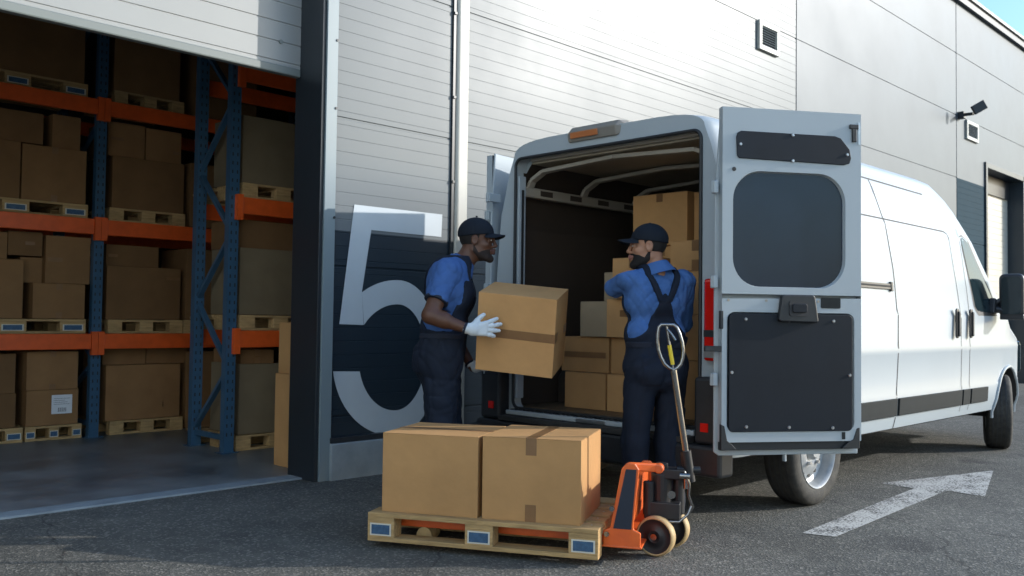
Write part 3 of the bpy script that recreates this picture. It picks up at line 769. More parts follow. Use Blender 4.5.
# wheels
def wheel(cx, side, steer=0, cz=.352):
    root = MB().lathe([(.232, -.095), (.25, -.105), (.30, -.112), (.335, -.10), (.350, -.082), (.352, -.05), (.352, .05), (.350, .082), (.335, .10), (.30, .112), (.25, .105), (.232, .095)], 56, 'y', closed=True).build('wheel', 'tyre', van, smooth=True)
    root.location = (cx - VX, side * .90, cz); root.rotation_euler = (0, 0, R(steer))
    # tread grooves
    tr = MB()
    for t in (-.055, -.018, .018, .055): tr.lathe([(.3525, t - .005), (.3535, t - .005), (.3535, t + .005), (.3525, t + .005)], 56, 'y', closed=True)
    tr.build('tread_groove', 'hubdark', root)
    o = side   # outer side
    rim = MB().lathe([(.247, o * .098), (.241, o * .108), (.230, o * .100), (.222, o * .075), (.216, o * .03), (.195, o * .02), (.150, o * .045), (.115, o * .062), (.085, o * .062), (.075, o * .045), (.068, o * .045), (.060, o * .075), (.045, o * .09), (.0, o * .092)], 56, 'y')
    rim.lathe([(.245, -o * .098), (.225, -o * .09), (.216, 0), (.216, o * .03)], 56, 'y')
    rm = rim.build('rim', 'rimm', root, smooth=True)
    for i in range(12):
        hl = MB(); a = 2 * math.pi * i / 12; p = Vector((math.cos(a) * .163, 0, math.sin(a) * .163))
        hl.cyl(p + Vector((0, o * .0335, 0)), p + Vector((0, o * .0405, 0)), .015, n=14)
        hl.build('vent_hole', 'hubdark', rm)
    for i in range(5):
        nt_ = MB(); a = 2 * math.pi * i / 5 + .3; p = Vector((math.cos(a) * .098, 0, math.sin(a) * .098))
        nt_.cyl(p + Vector((0, o * .06, 0)), p + Vector((0, o * .082, 0)), .012, n=6)
        nt_.build('wheel_nut', 'silver', rm)
    return root
for side in (-1, 1):
    wheel(RAX, side); wheel(FAX, side, 20)
# chassis under the body
vp(MB().bb(4.75, 10.2, VY - .55, VY + .55, .27, .374).cyl((RAX, VY - .8, .35), (RAX, VY + .8, .35), .05).cyl((FAX, VY - .8, .33), (FAX, VY + .8, .33), .04), 'chassis', 'hubdark')
vp(MB().tube([(5.05, VY - .62, .36), (4.95, VY - .70, .30), (4.80, VY - .35, .29), (4.70, VY - .1, .30)], .03).cyl((4.85, VY - .3, .29), (4.88, VY + .25, .29), .09), 'exhaust', 'silver', smooth=True)
# rear bumper: black shell with tread step and painted sill
vp(MB().bb(4.40, 4.545, VY - 1.0, VY + 1.0, .30, .475), 'rear_bumper', 'plastic', bevel=.02)
for side in (-1, 1):
    bc = vp(MB().bb(4.435, 4.545, VY + side * .80, VY + side * .99, .478, .86), 'bumper_corner', 'plastic', bevel=.02)
    vp(MB().bb(4.428, 4.4345, VY + side * .85, VY + side * .90, .55, .60), 'reflector', 'red', bc)
vp(MB().bb(4.405, 4.56, VY - .775, VY + .775, .478, .512), 'step_plate', 'hubdark', bevel=.004)
vp(MB().bb(4.475, 4.57, VY - .775, VY + .775, .514, .5445), 'sill', 'white', bevel=.006)
tl_ = MB()
for i in range(38): tl_.box((4.53, VY - .74 + i * .04, .5485), (.06, .018, .006))
vp(tl_, 'sill_tread', 'plastic')
vp(MB().bb(4.468, 4.4745, VY - .12, VY + .12, .518, .54), 'latch_plate', 'silver', bevel=.003)
# tail lights on the rear pillars
for side in (-1, 1):
    y0, y1 = VY + side * .815, VY + side * .935
    t_ = vp(MB().bb(4.505, 4.56, y0, y1, .95, 1.43 if side < 0 else 1.37), 'tail_light', 'red', bevel=.02, seg=3)
    vp(MB().bb(4.498, 4.5045, y0 + side * .01, y1 - side * .02, 1.09, 1.13), 'lens_divider', 'plastic', t_)
    vp(MB().bb(4.499, 4.5045, y0 + side * .01, y1 - side * .02, .97, 1.01), 'reversing_lens', 'silver', t_)
# roof-mounted brake light
vp(MB().prism([(4.50, 0, 2.40), (4.52, 0, 2.495), (4.60, 0, 2.515), (4.78, 0, 2.46), (4.78, 0, 2.43)], (0, .01, 0)), 'tmp', 'gap') if False else None
bl = MB()
prof = [(4.530, 2.365), (4.520, 2.435), (4.56, 2.475), (4.66, 2.485), (4.80, 2.455), (4.80, 2.42)]
y_ = VY + .06
for yy, s_ in ((y_ - .235, .55), (y_ - .20, .95), (y_ + .20, .95), (y_ + .235, .55)):
    for x, z in prof: bl.v.append((4.60 + (x - 4.60) * s_, yy, 2.41 + (z - 2.41) * s_))
for i in range(3):
    for k in range(6): bl.f.append((i * 6 + k, i * 6 + (k + 1) % 6, (i + 1) * 6 + (k + 1) % 6, (i + 1) * 6 + k))
bl.f += [tuple(range(6)), tuple(range(18, 24))]
blo = vp(bl, 'brake_light', 'lampgrey', bevel=.008)
vp(MB().prism([(4.524, y_ - .06, 2.388), (4.524, y_ + .175, 2.388), (4.518, y_ + .175, 2.428), (4.518, y_ - .06, 2.428)], (-.008, 0, 0)), 'lens', 'amber', blo, bevel=.003)
# opening frame: seal and inner pillars
sl = MB(); sp = [(4.545, y, z) for y, z in rrect(OY0 + .004, OY1 - .004, FL + .01, OZ1 - .004, .056, n=8)]
vp(MB().tube(sp, .011, n=8, closed=True), 'door_seal', 'seal', smooth=True)
for side in (-1, 1):    # light channel on each rear pillar inside the opening and hinges
    vp(MB().bb(4.56, 4.63, VY + side * .748, VY + side * .774, .62, 2.2), 'pillar_channel', 'white', bevel=.006)
    for z in (.82, 1.38, 2.05):
        hg = MB().bb(4.44, 4.555, VY + side * .93, VY + side * .955, z - .03, z + .03).cyl((4.445, VY + side * .955, z - .035), (4.445, VY + side * .955, z + .035), .012)
        vp(hg, 'hinge', 'white', bevel=.004)
    vp(MB().bb(4.585, 4.605, VY + side * .742, VY + side * .748, .8, 2.1), 'inner_seal', 'seal')
# cargo interior lining
for side in (-1, 1):
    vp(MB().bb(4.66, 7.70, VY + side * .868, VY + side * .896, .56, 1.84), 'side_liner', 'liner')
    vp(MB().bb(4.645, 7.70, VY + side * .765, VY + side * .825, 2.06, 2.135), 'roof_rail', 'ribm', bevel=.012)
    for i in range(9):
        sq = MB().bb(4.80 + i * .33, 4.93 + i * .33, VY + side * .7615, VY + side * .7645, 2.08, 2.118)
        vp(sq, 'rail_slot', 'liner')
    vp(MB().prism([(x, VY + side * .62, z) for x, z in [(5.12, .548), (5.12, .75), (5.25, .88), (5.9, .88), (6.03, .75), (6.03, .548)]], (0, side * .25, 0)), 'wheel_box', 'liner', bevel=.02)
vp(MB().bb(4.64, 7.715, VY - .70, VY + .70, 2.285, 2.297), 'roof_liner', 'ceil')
for x in (4.70, 5.30, 5.95, 6.6, 7.25):
    pts = [(x, VY - .79, 2.11), (x, VY - .75, 2.18), (x, VY - .64, 2.235), (x, VY, 2.265), (x, VY + .64, 2.235), (x, VY + .75, 2.18), (x, VY + .79, 2.11)]
    mb = MB()
    for a, b in zip(pts, pts[1:]): mb.beam(a, b, .07, .03, up=(1, 0, 0)) if False else mb.beam(a, b, .06, .028)
    vp(mb, 'roof_bow', 'ribm', bevel=.006)
vp(MB().bb(4.62, 4.66, VY - .70, VY + .70, 2.30, 2.325).bb(4.66, 4.72, VY - .05, VY + .13, 2.285, 2.32), 'header_trim', 'ribm', bevel=.006)
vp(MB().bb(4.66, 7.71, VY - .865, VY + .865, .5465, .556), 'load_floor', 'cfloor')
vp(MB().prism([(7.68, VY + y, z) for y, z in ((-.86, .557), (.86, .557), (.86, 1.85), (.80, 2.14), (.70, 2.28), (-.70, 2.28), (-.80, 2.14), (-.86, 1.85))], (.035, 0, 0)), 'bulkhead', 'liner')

# rear doors -------------------------------------------------------
def rear_door(hinge, ang, flip, first):
    """local frame: u from the hinge edge outwards, n = towards the side that faces the cargo when shut, z up"""
    W_, Z0, Z1 = .875, .435, 2.39
    root = empty('rear_door'); root.parent = van
    root.location = (hinge[0] - VX, hinge[1] - VY, 0); root.rotation_euler = (0, 0, R(ang))
    s = flip
    def q(mb, name, m, parent=None, **k):
        if s < 0: mb.v = [(a, -b, c) for a, b, c in mb.v]
        return mb.build(name, m, parent or root, **k)
    # local y: inner face at y=0, outer skin at y=+.07
    def face(poly, y0, y1): return MB().prism([(x, y0, z) for x, z in poly], (0, y1 - y0, 0))
    # outer skin flange
    q(face([(0, Z0 + .02), (.03, Z0), (W_, Z0), (W_, Z1 - .02), (W_ - .02, Z1), (.035, Z1), (.0, Z1 - .5)], .050, .068), 'outer_skin', 'white', bevel=.006)
    # inner frame: ring panels around the window and lower recess (one shell with two openings)
    fr3 = MB()
    x0, x1 = .022, W_ - .010; zb, zt = Z0 + .080, Z1 - .012
    win = rrect(.085, .768, 1.372, 2.025, .165, n=10)
    def holed(outer, inner, y):   # annulus between a rectangle and a rounded inner outline
        n = len(inner); cx = sum(p[0] for p in inner) / n; cz = sum(p[1] for p in inner) / n
        vs, fs = [], []
        for (ix, iz) in inner:
            dx, dz = ix - cx, iz - cz
            t = min(((outer[1] - cx) / dx if dx > 1e-9 else (outer[0] - cx) / dx if dx < -1e-9 else 1e9), ((outer[3] - cz) / dz if dz > 1e-9 else (outer[2] - cz) / dz if dz < -1e-9 else 1e9))
            vs.append((cx + dx * t, y, cz + dz * t)); vs.append((ix, y, iz)); vs.append((cx + (ix - cx) * .975, y + .030, cz + (iz - cz) * .975))
        for i in range(n):
            j = (i + 1) % n; fs += [(3 * i, 3 * j, 3 * j + 1, 3 * i + 1), (3 * i + 1, 3 * j + 1, 3 * j + 2, 3 * i + 2)]
        corners = [(outer[0], outer[2]), (outer[1], outer[2]), (outer[1], outer[3]), (outer[0], outer[3])]
        # fill the corner triangles
        for cxn, czn in corners:
            best = sorted(range(n), key=lambda i: (vs[3 * i][0] - cxn) ** 2 + (vs[3 * i][2] - czn) ** 2)
            onx = [i for i in best if abs(vs[3 * i][0] - cxn) < 1e-6][:1]; onz = [i for i in best if abs(vs[3 * i][2] - czn) < 1e-6][:1]
            if onx and onz and onx != onz:
                k = len(vs); vs.append((cxn, y, czn)); fs.append((k, 3 * onx[0], 3 * onz[0]))
        return vs, fs
    vs, fs = holed((x0, x1, 1.335, zt), win, 0); fr3.add(vs, fs)
    low = rrect(.052, W_ - .052, .572, 1.235, .045, n=5)
    vs, fs = holed((x0, x1, zb, 1.352), low, -.0008); fr3.add(vs, fs)
    # side walls of the inner frame down to the skin
    for a, b, c_, d in ((x0, zb, x1, zb), (x1, zb, x1, zt), (x1, zt, x0, zt), (x0, zt, x0, zb)):
        fr3.add([(a, 0, b), (c_, 0, d), (c_, .05, d), (a, .05, b)], [(0, 1, 2, 3)])
    q(fr3, 'inner_frame', 'white')
    q(face(rrect(.070, .783, 1.357, 2.040, .175, n=10), .031, .034), 'window_rim', 'ribm')
    q(face(rrect(.090, .763, 1.377, 2.020, .160, n=10), .022, .0305), 'window_panel', 'glassdark')
    # upper blanking plate with cut corner
    up = q(face([(.105, 2.105), (.12, 2.092), (.755, 2.080), (.79, 2.09), (.80, 2.12), (.79, 2.17), (.735, 2.232), (.70, 2.243), (.13, 2.246), (.108, 2.235), (.10, 2.21)], -.008, -.0012), 'upper_plate', 'panelblue', bevel=.003)
    lw = q(face(rrect(.062, .806, .572, 1.226, .025, n=4), -.009, .010), 'lower_plate', 'panelblue', bevel=.003)
    def screws(lst, parent, y):
        for x, z in lst: q(MB().cyl((x, y, z), (x, y - .005, z), .010, .007, n=12), 'screw', 'silver', parent)
    screws([(.125, 2.17), (.44, 2.235), (.44, 2.09), (.775, 2.14)], up, -.008)
    screws([(.16, 1.195), (.42, 1.19), (.69, 1.19), (.078, .90), (.79, .885), (.165, .60), (.42, .595), (.685, .59)], lw, -.009)
    q(MB().cyl((.09, .0, 2.03), (.09, -.003, 2.03), .012, n=12), 'drain_hole', 'gap')
    # latch
    lt = q(face([(.345, 1.195), (.355, 1.185), (.580, 1.18), (.585, 1.19), (.565, 1.325), (.555, 1.335), (.375, 1.335), (.365, 1.325)], -.035, -.0012), 'latch_housing', 'plastic', bevel=.01)
    q(face(rrect(.405, .525, 1.215, 1.30, .015), -.039, -.0352), 'latch_recess', 'gap', lt)
    q(face(rrect(.42, .51, 1.235, 1.285, .012), -.048, -.0395), 'latch_lever', 'panelblue', lt, bevel=.004)
    q(face(rrect(.615, .735, 1.262, 1.322, .008), -.004, -.001), 'label_plate', 'grey_pl')
    for x in (.06, .285, .60): q(MB().cyl((x, .0, 1.30), (x, -.003, 1.30), .008, n=10), 'plug', 'ribm')
    # bottom rubber and corner blocks
    q(face([(.022, Z0 + .034), (W_ - .022, Z0 + .034), (W_ - .022, Z0 + .080), (.022, Z0 + .080)], .015, .0495), 'bottom_seal', 'seal', bevel=.004)
    q(face([(.018, Z0 + .036), (.11, Z0 + .04), (.085, Z0 + .068), (.055, Z0 + .09), (.038, Z0 + .17), (.018, Z0 + .18)], -.006, .02), 'corner_seal', 'seal', bevel=.003)
    q(face([(W_ - .020, Z0 + .036), (W_ - .13, Z0 + .04), (W_ - .10, Z0 + .066), (W_ - .06, Z0 + .09), (W_ - .038, Z0 + .15), (W_ - .020, Z0 + .155)], -.004, .02), 'corner_seal', 'seal', bevel=.003)
    q(MB().bb(.745, .765, -.004, -.001, Z0 + .090, Z0 + .13), 'rating_mark', 'grey_pl')
    ct = MB().bb(.79, .845, -.012, -.001, 2.29, 2.315).bb(.805, .832, -.012, -.001, 2.215, 2.2895)
    q(ct, 'top_catch', 'seal', bevel=.003)
    q(MB().bb(.846, .858, -.004, -.001, 2.20, 2.33), 'catch_plate', 'silver')
    # hinge lugs on the hinge edge
    for z in (.86, 1.40, 1.93): q(MB().box((-.008, .035, z), (.03, .04, .07)).cyl((-.02, .035, z - .035), (-.02, .035, z + .035), .011), 'hinge_lug', 'white', bevel=.006)
    q(MB().bb(-.075, .035, .0, .022, 1.015, 1.045), 'check_strap', 'seal', bevel=.004)
    q(MB().bb(.012, .030, -.004, .02, 1.14, 1.24), 'edge_buffer', 'seal', bevel=.003)
    return root
rear_door((4.332, 2.702), -34.6, 1, True)
rear_door((4.52, 4.790), 9, -1, False)
#PART3
# ------------------------------------------------------------------ boxes in the van
CG = 'boxes stacked in the cargo bay'
def cbox(x, y0, y1, z0, z1, d, label, **k):
    # front face at X = x, spanning y0..y1; local -Y is the face towards the rear of the van
    z0 += .0015; y0 += .003; y1 -= .003
    carton((x + d / 2, (y0 + y1) / 2, z0), (y1 - y0, d, z1 - z0), R(-90), label, CG, **k)
cbox(4.86, 3.915, 4.29, .557, .81, .40, 'cardboard box on the van floor at the left end of the bottom row', tape='y', tail=.001)
cbox(4.86, 3.535, 3.905, .557, .81, .40, 'cardboard box on the van floor half hidden by the worker in the right rear opening', tape='y', tail=.001)
cbox(4.90, 3.92, 4.36, .812, 1.06, .40, 'wide cardboard box with a tape band, left end of the second row in the van', tape=None, front=(-.19, .19, .10, .14))
cbox(4.90, 3.54, 3.905, .812, 1.06, .40, 'cardboard box in the second row, behind the right worker’s hip', tape=None)
cbox(4.88, 3.92, 4.17, 1.062, 1.31, .40, 'small greyish cardboard box third from the floor at the left of the stack', m='card_grey', tape=None)
cbox(4.86, 3.48, 3.915, 1.062, 1.325, .40, 'cardboard box with a wide tape band beside the right worker’s waist', tape=None, front=(-.10, .215, .14, .185))
cbox(4.96, 3.84, 4.02, 1.312, 1.515, .32, 'little grey cardboard box on top of the left stack in the van', m='card_grey', tape=None)
cbox(4.82, 3.50, 3.835, 1.328, 1.60, .36, 'bright cardboard box under the right worker’s outstretched arm', tape='y')
cbox(5.30, 3.60, 4.03, .558, .95, .45, 'hidden lower cardboard box at the back carrying the tall stack', tape=None) if False else None
cbox(5.34, 3.13, 3.60, .557, 1.09, .42, 'big cardboard box at the base of the rear stack, behind the right worker', tape='y')
cbox(5.34, 3.12, 3.60, 1.092, 1.69, .42, 'big cardboard box in the middle of the rear stack, behind the worker’s shoulders', tape='y')
cbox(5.32, 3.55, 4.02, .558, 1.30, .42, 'tall cardboard box of the second row, behind the small grey boxes', tape=None)
cbox(5.32, 3.55, 4.02, 1.302, 1.714, .42, 'cardboard box behind the bright one in the van, carrying the topmost box', tape='y')
cbox(5.30, 3.555, 4.03, 1.716, 2.09, .42, 'topmost large cardboard box above the right worker’s cap', tape='y', tail=.06)
cbox(5.34, 3.12, 3.53, 1.692, 2.08, .42, 'topmost cardboard box at the right edge of the van opening', tape='y')
cbox(4.86, 2.90, 3.36, .557, .93, .40, 'cardboard box on the van floor right of the right worker', tape='y')
cbox(4.86, 2.90, 3.36, .932, 1.22, .40, 'cardboard box second from the floor at the right side of the van', tape='y')
cbox(4.88, 2.90, 3.32, 1.222, 1.50, .38, 'cardboard box third from the floor at the right side of the van', tape='y')
cbox(4.90, 3.03, 3.42, 1.502, 1.70, .36, 'low cardboard box just behind the right worker’s neck', tape='y')

# ------------------------------------------------------------------ racks in the warehouse
def upright(x, y0, y1, h, root, brace=True):
    for y in (y0, y1):
        mb = MB(); s_ = .045
        yy = y
        mb.bb(x - s_, x + s_, yy - .004, yy + .004, 0.008, h).bb(x - s_, x - s_ + .006, yy + .0045, yy + .07, 0.008, h).bb(x + s_ - .006, x + s_, yy + .0045, yy + .07, 0.008, h)
        nf = len(mb.f); hs = mb
        z = .15
        while z < h - .1:
            for dx in (-.022, .022): hs.bb(x + dx - .006, x + dx + .006, yy - .0052, yy - .0043, z, z + .03)
            z += .075
        p = mb.build('upright', ['rack_blue', 'gap'], root)
        for i_, po in enumerate(p.data.polygons):
            if i_ >= nf: po.material_index = 1
        MB().bb(x - .08, x + .08, yy - .03, yy + .09, .008, .014).build('base_plate', 'rack_blue', p)
    z = .16; k = 0
    if brace:
        MB().beam((x, y0 + .07, .13), (x, y1, .13), .03, .045).build('brace', 'rack_blue', root)
        while z < h - .6:
            a, b = ((y0 + .03, y1 + .03) if k % 2 else (y1 + .03, y0 + .03))
            MB().beam((x, a, z), (x, b, z + .56), .03, .045, up=(1, 0, 0)).build('brace', 'rack_blue', root); z += .58; k += 1
def beams(x0, x1, y0, y1, levels, root):
    for z in levels:
        for y in (y0 - .03, y1 + .10):
            b = MB().bb(x0 + .06, x1 - .06, y - .02, y + .02, z - .145, z).build('beam', 'rack_orange', root, bevel=.006)
            for x, s_ in ((x0 + .03, 1), (x1 - .03, -1)):
                MB().bb(x - .028, x + .028, y - .028, y - .021, z - .20, z + .02).bb(x - .028, x + .028, y - .0205, y + .02, z - .20, z + .02).build('end_plate', 'rack_orange', b)
rB = tag(empty('pallet_rack', (3.30, 8.85, 0)), 'long blue and orange pallet rack at the back of the loading door', 'rack')
rA = tag(empty('pallet_rack', (3.78, 7.14, 0)), 'nearer blue and orange pallet rack with its braced end frame beside the door jamb', 'rack')
def rel(root, fn):
    before = set(bpy.data.objects); fn(); new = [o for o in bpy.data.objects if o not in before]
    for o in new:
        if o.parent is root and o.type == 'MESH':
            pass
    # geometry was given in world coordinates: shift it into the thing's frame
    for o in new:
        if o.type == 'MESH': o.data.transform(Matrix.Translation(-Vector(root.location)))
def buildB():
    for x in (.56, 3.30, 6.04): upright(x, 8.85, 9.90, 5.2, rB)
    for a, b in ((.56, 3.30), (3.30, 6.04)): beams(a, b, 8.85, 9.90, (.99, 2.075, 3.22), rB)
def buildA():
    for x in (3.78, 6.52): upright(x, 7.14, 7.74, 5.2, rA)
    beams(3.78, 6.52, 7.14, 7.74, (1.05, 2.20, 3.35), rA)
rel(rB, buildB); rel(rA, buildA)

pw = make_pallet(L=.80, D=.95, label='x', m='wood')
pw2 = make_pallet(L=.80, D=.95, label='x', m='wood', stamps=False); used2 = False
wp_first = True
def wpallet(x, y, z, w, label, group='pallets in the warehouse racks'):
    global wp_first, used2
    if x < 3:
        o = pw if wp_first else copy_tree(pw); wp_first = False
    else:
        o = copy_tree(pw2) if used2 else pw2; used2 = True
    o.location = (x, y, z + .001); o.scale = (w / .80, 1, .92); tag(o, label, 'pallet', group)
    return o
WG = 'boxes stored in the warehouse racks'
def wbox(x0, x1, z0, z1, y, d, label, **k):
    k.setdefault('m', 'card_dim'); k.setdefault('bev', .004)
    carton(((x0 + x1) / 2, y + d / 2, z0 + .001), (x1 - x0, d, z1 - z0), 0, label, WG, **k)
PH = .134
# row B, left bay
wpallet(1.90, 8.90, .008, .80, 'pallet on the warehouse floor at the left edge, under two stacked boxes')
wpallet(2.72, 8.90, .008, .49, 'floor pallet under the box with the white shipping label')
wbox(1.95, 2.64, .145, .45, 8.92, .6, 'lower box at the left edge of the floor row', tape=None)
wbox(1.95, 2.63, .452, .81, 8.92, .6, 'upper box at the left edge of the floor row', tape='y')
wbox(2.725, 3.175, .145, .47, 8.91, .6, 'box on a floor pallet with a white barcode shipping label', sticker=(-.01, .17, .10, .275), tape=None)
wbox(2.72, 3.165, .472, .825, 8.91, .6, 'box stacked on the one with the white shipping label', tape='y', tail=.05)
wpallet(1.95, 8.87, .99, 1.26, 'pallet on the first rack level at the left, under the group of mixed boxes')
wbox(2.05, 2.665, 1.127, 1.66, 8.90, .5, 'tall box at the left edge of the first rack level', tape='y')
wbox(2.75, 3.205, 1.127, 1.455, 8.90, .5, 'box with a tape mark on its side, first rack level beside the blue post', tape='y', tail=.06)
wbox(2.66, 2.85, 1.457, 1.69, 8.99, .4, 'small box in the middle of the first rack level at the left', tape=None)
wbox(2.855, 3.25, 1.457, 1.90, 8.92, .5, 'square box at the top right of the first level group beside the blue post', tape=None, front=(-.18, -.05, .2, .24))
wbox(2.54, 2.83, 1.70, 1.92, 8.94, .5, 'darker box on top of the first level group', tape=None, front=(0, .08, .1, .13))
wbox(2.15, 2.53, 1.662, 1.90, 8.92, .5, 'dim box at the top left of the first rack level', tape=None)
wpallet(1.95, 8.87, 2.075, 1.25, 'pallet on the second rack level at the left')
wbox(1.95, 2.61, 2.212, 2.73, 8.90, .6, 'dim box at the left edge of the second rack level', tape=None)
wbox(2.625, 3.185, 2.212, 2.72, 8.90, .6, 'large box on the second rack level left of the blue post', tape='y', tail=.06)
wbox(2.35, 2.81, 2.735, 3.02, 8.95, .6, 'dark box at the top of the second rack level', tape=None)
wbox(2.89, 3.14, 2.725, 3.04, 8.95, .6, 'narrow dark box at the top of the second rack level near the blue post', tape=None)
wpallet(1.95, 8.87, 3.22, 1.22, 'dim pallet on the top rack level at the left')
wbox(2.0, 3.15, 3.357, 4.2, 8.92, .8, 'very dark big box at the top left under the door edge', tape=None)
# row B, middle bay
wpallet(3.47, 8.90, .008, .73, 'floor pallet right of the blue post, under the big box with a small mark')
wbox(3.43, 4.17, .145, .68, 8.92, .6, 'big box on the floor pallet right of the blue post', tape=None, front=(.19, .21, .10, .16))
wbox(3.43, 3.85, .682, .852, 9.02, .5, 'flat box on the left half of the big floor box', tape=None)
wbox(3.86, 4.3, .682, .85, 9.02, .5, 'flat box on the right half of the big floor box', tape=None)
wpallet(3.415, 8.87, .99, .745, 'pallet on the first rack level right of the blue post')
wbox(3.405, 4.14, 1.127, 1.645, 8.90, .6, 'wide box on the first rack level right of the blue post', tape=None, front=(.22, .36, .40, .43))
wbox(3.43, 3.95, 1.647, 1.86, 9.0, .5, 'long low box with tape lying on the wide first level box', tape=None, front=(-.24, -.15, .09, .12))
wpallet(4.17, 8.87, .99, .74, 'pallet on the first rack level behind the braced end frame')
wbox(4.20, 4.55, 1.127, 1.86, 8.90, .6, 'tall box on the first rack level just behind the braced end frame', tape=None)
wbox(4.57, 5.2, 1.127, 1.70, 8.90, .6, 'box seen through the end frame on the first level', tape='y', sticker=(-.22, -.1, .38, .52))
wbox(4.25, 4.9, .01, .80, 8.95, .6, 'box standing on the floor behind the braced end frame', tape=None)
wpallet(3.40, 8.87, 2.075, .76, 'pallet on the second rack level right of the blue post')
wbox(3.43, 4.15, 2.212, 2.72, 8.90, .6, 'wide box on the second rack level right of the blue post', tape=None)
wbox(3.40, 3.76, 2.722, 3.06, 8.96, .5, 'left of two upper boxes on the second level, with tape ends', tape=None, front=(-.15, -.03, .16, .19))
wbox(3.775, 4.14, 2.722, 3.05, 8.96, .5, 'right of two upper boxes on the second level', tape=None, front=(.1, .16, .1, .13))
wbox(4.22, 4.75, 2.09, 2.75, 8.90, .6, 'box on the second level behind the braced end frame', tape='y')
wpallet(3.42, 8.87, 3.22, .70, 'pallet on the top rack level right of the blue post')
wbox(3.42, 4.08, 3.357, 3.90, 8.90, .6, 'dark box on the top rack level right of the blue post', tape=None)
wbox(4.25, 4.95, 3.222, 4.0, 8.90, .6, 'dark box on the top level behind the braced end frame', tape=None)
# row A
wpallet(3.87, 7.18, .008, .78, 'floor pallet inside the nearer rack beside the door jamb')
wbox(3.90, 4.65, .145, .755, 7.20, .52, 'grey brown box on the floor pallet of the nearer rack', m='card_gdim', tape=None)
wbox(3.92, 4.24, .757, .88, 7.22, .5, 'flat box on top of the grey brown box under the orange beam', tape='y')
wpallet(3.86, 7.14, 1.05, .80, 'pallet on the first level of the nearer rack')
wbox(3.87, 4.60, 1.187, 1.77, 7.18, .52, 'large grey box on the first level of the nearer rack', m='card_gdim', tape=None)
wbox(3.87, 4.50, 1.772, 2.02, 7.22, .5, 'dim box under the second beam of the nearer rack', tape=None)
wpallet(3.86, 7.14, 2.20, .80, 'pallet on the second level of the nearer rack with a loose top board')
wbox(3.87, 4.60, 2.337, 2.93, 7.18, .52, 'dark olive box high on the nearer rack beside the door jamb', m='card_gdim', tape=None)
# stack just inside the jamb
carton((3.985, 6.21, .009), (.46, .30, .72), R(0), 'tall bright cardboard box on the floor right behind the door jamb', WG, tape=None)
carton((4.00, 6.215, .731), (.44, .29, .40), R(0), 'box stacked on the tall one right behind the door jamb', WG, tape='y')
# added unseen building left behind the camera, throws sunlight back onto shaded faces
bounce_bldg = tag(empty('bounce_fill_building', (-4.5, -12, 0)), 'added white building out of view behind the camera, bounces sunlight onto shaded faces', 'building')
def wpart(mb, name, m, **k):
    mb.v = [(a + 4.5, b + 12, c) for a, b, c in mb.v]; return mb.build(name, m, bounce_bldg, **k)
wpart(MB().bb(-4.6, -4.5, -34, 4.5, .3, 9.5), 'cladding', 'bounce_bldg')
wpart(MB().bb(-4.62, -4.45, -34, 4.5, -.02, .298), 'plinth', 'plinth')
wpart(MB().bb(-4.7, -4.42, -34.1, 4.6, 9.502, 9.62), 'coping', 'coping')
wpart(MB().bb(-16, -4.6, -34, 4.5, 9.3, 9.5).bb(-16, -15.9, -34, 4.5, 0, 9.3).bb(-15.9, -4.6, 4.4, 4.5, 0, 9.3).bb(-15.9, -4.6, -34, -33.9, 0, 9.3), 'shell', 'bounce_bldg')
for y in (-24, -16, -8): wpart(MB().bb(-4.5, -4.46, y, y + 3.5, .0, 4), 'roller_door', 'rollcream', bevel=.01)

# ------------------------------------------------------------------ people: smooth distance fields meshed by surface nets
def surfnet(F, lo, h):
    S = F < 0
    nx, ny, nz = F.shape
    c = [S[i:nx - 1 + i, j:ny - 1 + j, k:nz - 1 + k] for i in (0, 1) for j in (0, 1) for k in (0, 1)]
    anyi = c[0].copy(); alli = c[0].copy()
    for a in c[1:]: anyi |= a; alli &= a
    act = anyi & ~alli
    idx = np.argwhere(act)
    ids = -np.ones(act.shape, dtype=np.int64); ids[act] = np.arange(len(idx))
    acc = np.zeros((len(idx), 3)); cnt = np.zeros(len(idx))
    offs = [(i, j, k) for i in (0, 1) for j in (0, 1) for k in (0, 1)]
    vals = [F[idx[:, 0] + o[0], idx[:, 1] + o[1], idx[:, 2] + o[2]] for o in offs]
    for a in range(8):
        for b in range(a + 1, 8):
            if sum(abs(offs[a][t] - offs[b][t]) for t in range(3)) != 1: continue
            va, vb = vals[a], vals[b]; m_ = (va < 0) != (vb < 0)
            t = np.where(m_, va / np.where(m_, va - vb, 1), 0)
            for d in range(3): acc[:, d] += m_ * (offs[a][d] + t * (offs[b][d] - offs[a][d]))
            cnt += m_
    V = (idx + acc / cnt[:, None]) * h + lo
    Q = []
    for ax_ in range(3):
        sl0 = [slice(None)] * 3; sl1 = [slice(None)] * 3; sl0[ax_] = slice(0, -1); sl1[ax_] = slice(1, None)
        a = S[tuple(sl0)]; b = S[tuple(sl1)]
        e = np.argwhere(a != b); o1, o2 = [t for t in range(3) if t != ax_]
        e = e[(e[:, o1] > 0) & (e[:, o2] > 0) & (e[:, o1] < F.shape[o1] - 1) & (e[:, o2] < F.shape[o2] - 1)]
        inside = a[e[:, 0], e[:, 1], e[:, 2]]
        def g(d1, d2):
            q = e.copy(); q[:, o1] -= d1; q[:, o2] -= d2; return ids[q[:, 0], q[:, 1], q[:, 2]]
        quad = np.stack([g(0, 0), g(1, 0), g(1, 1), g(0, 1)], 1)
        flip = inside if ax_ != 1 else ~inside
        quad[~flip] = quad[~flip][:, ::-1]
        Q.append(quad)
    return V, np.concatenate(Q)

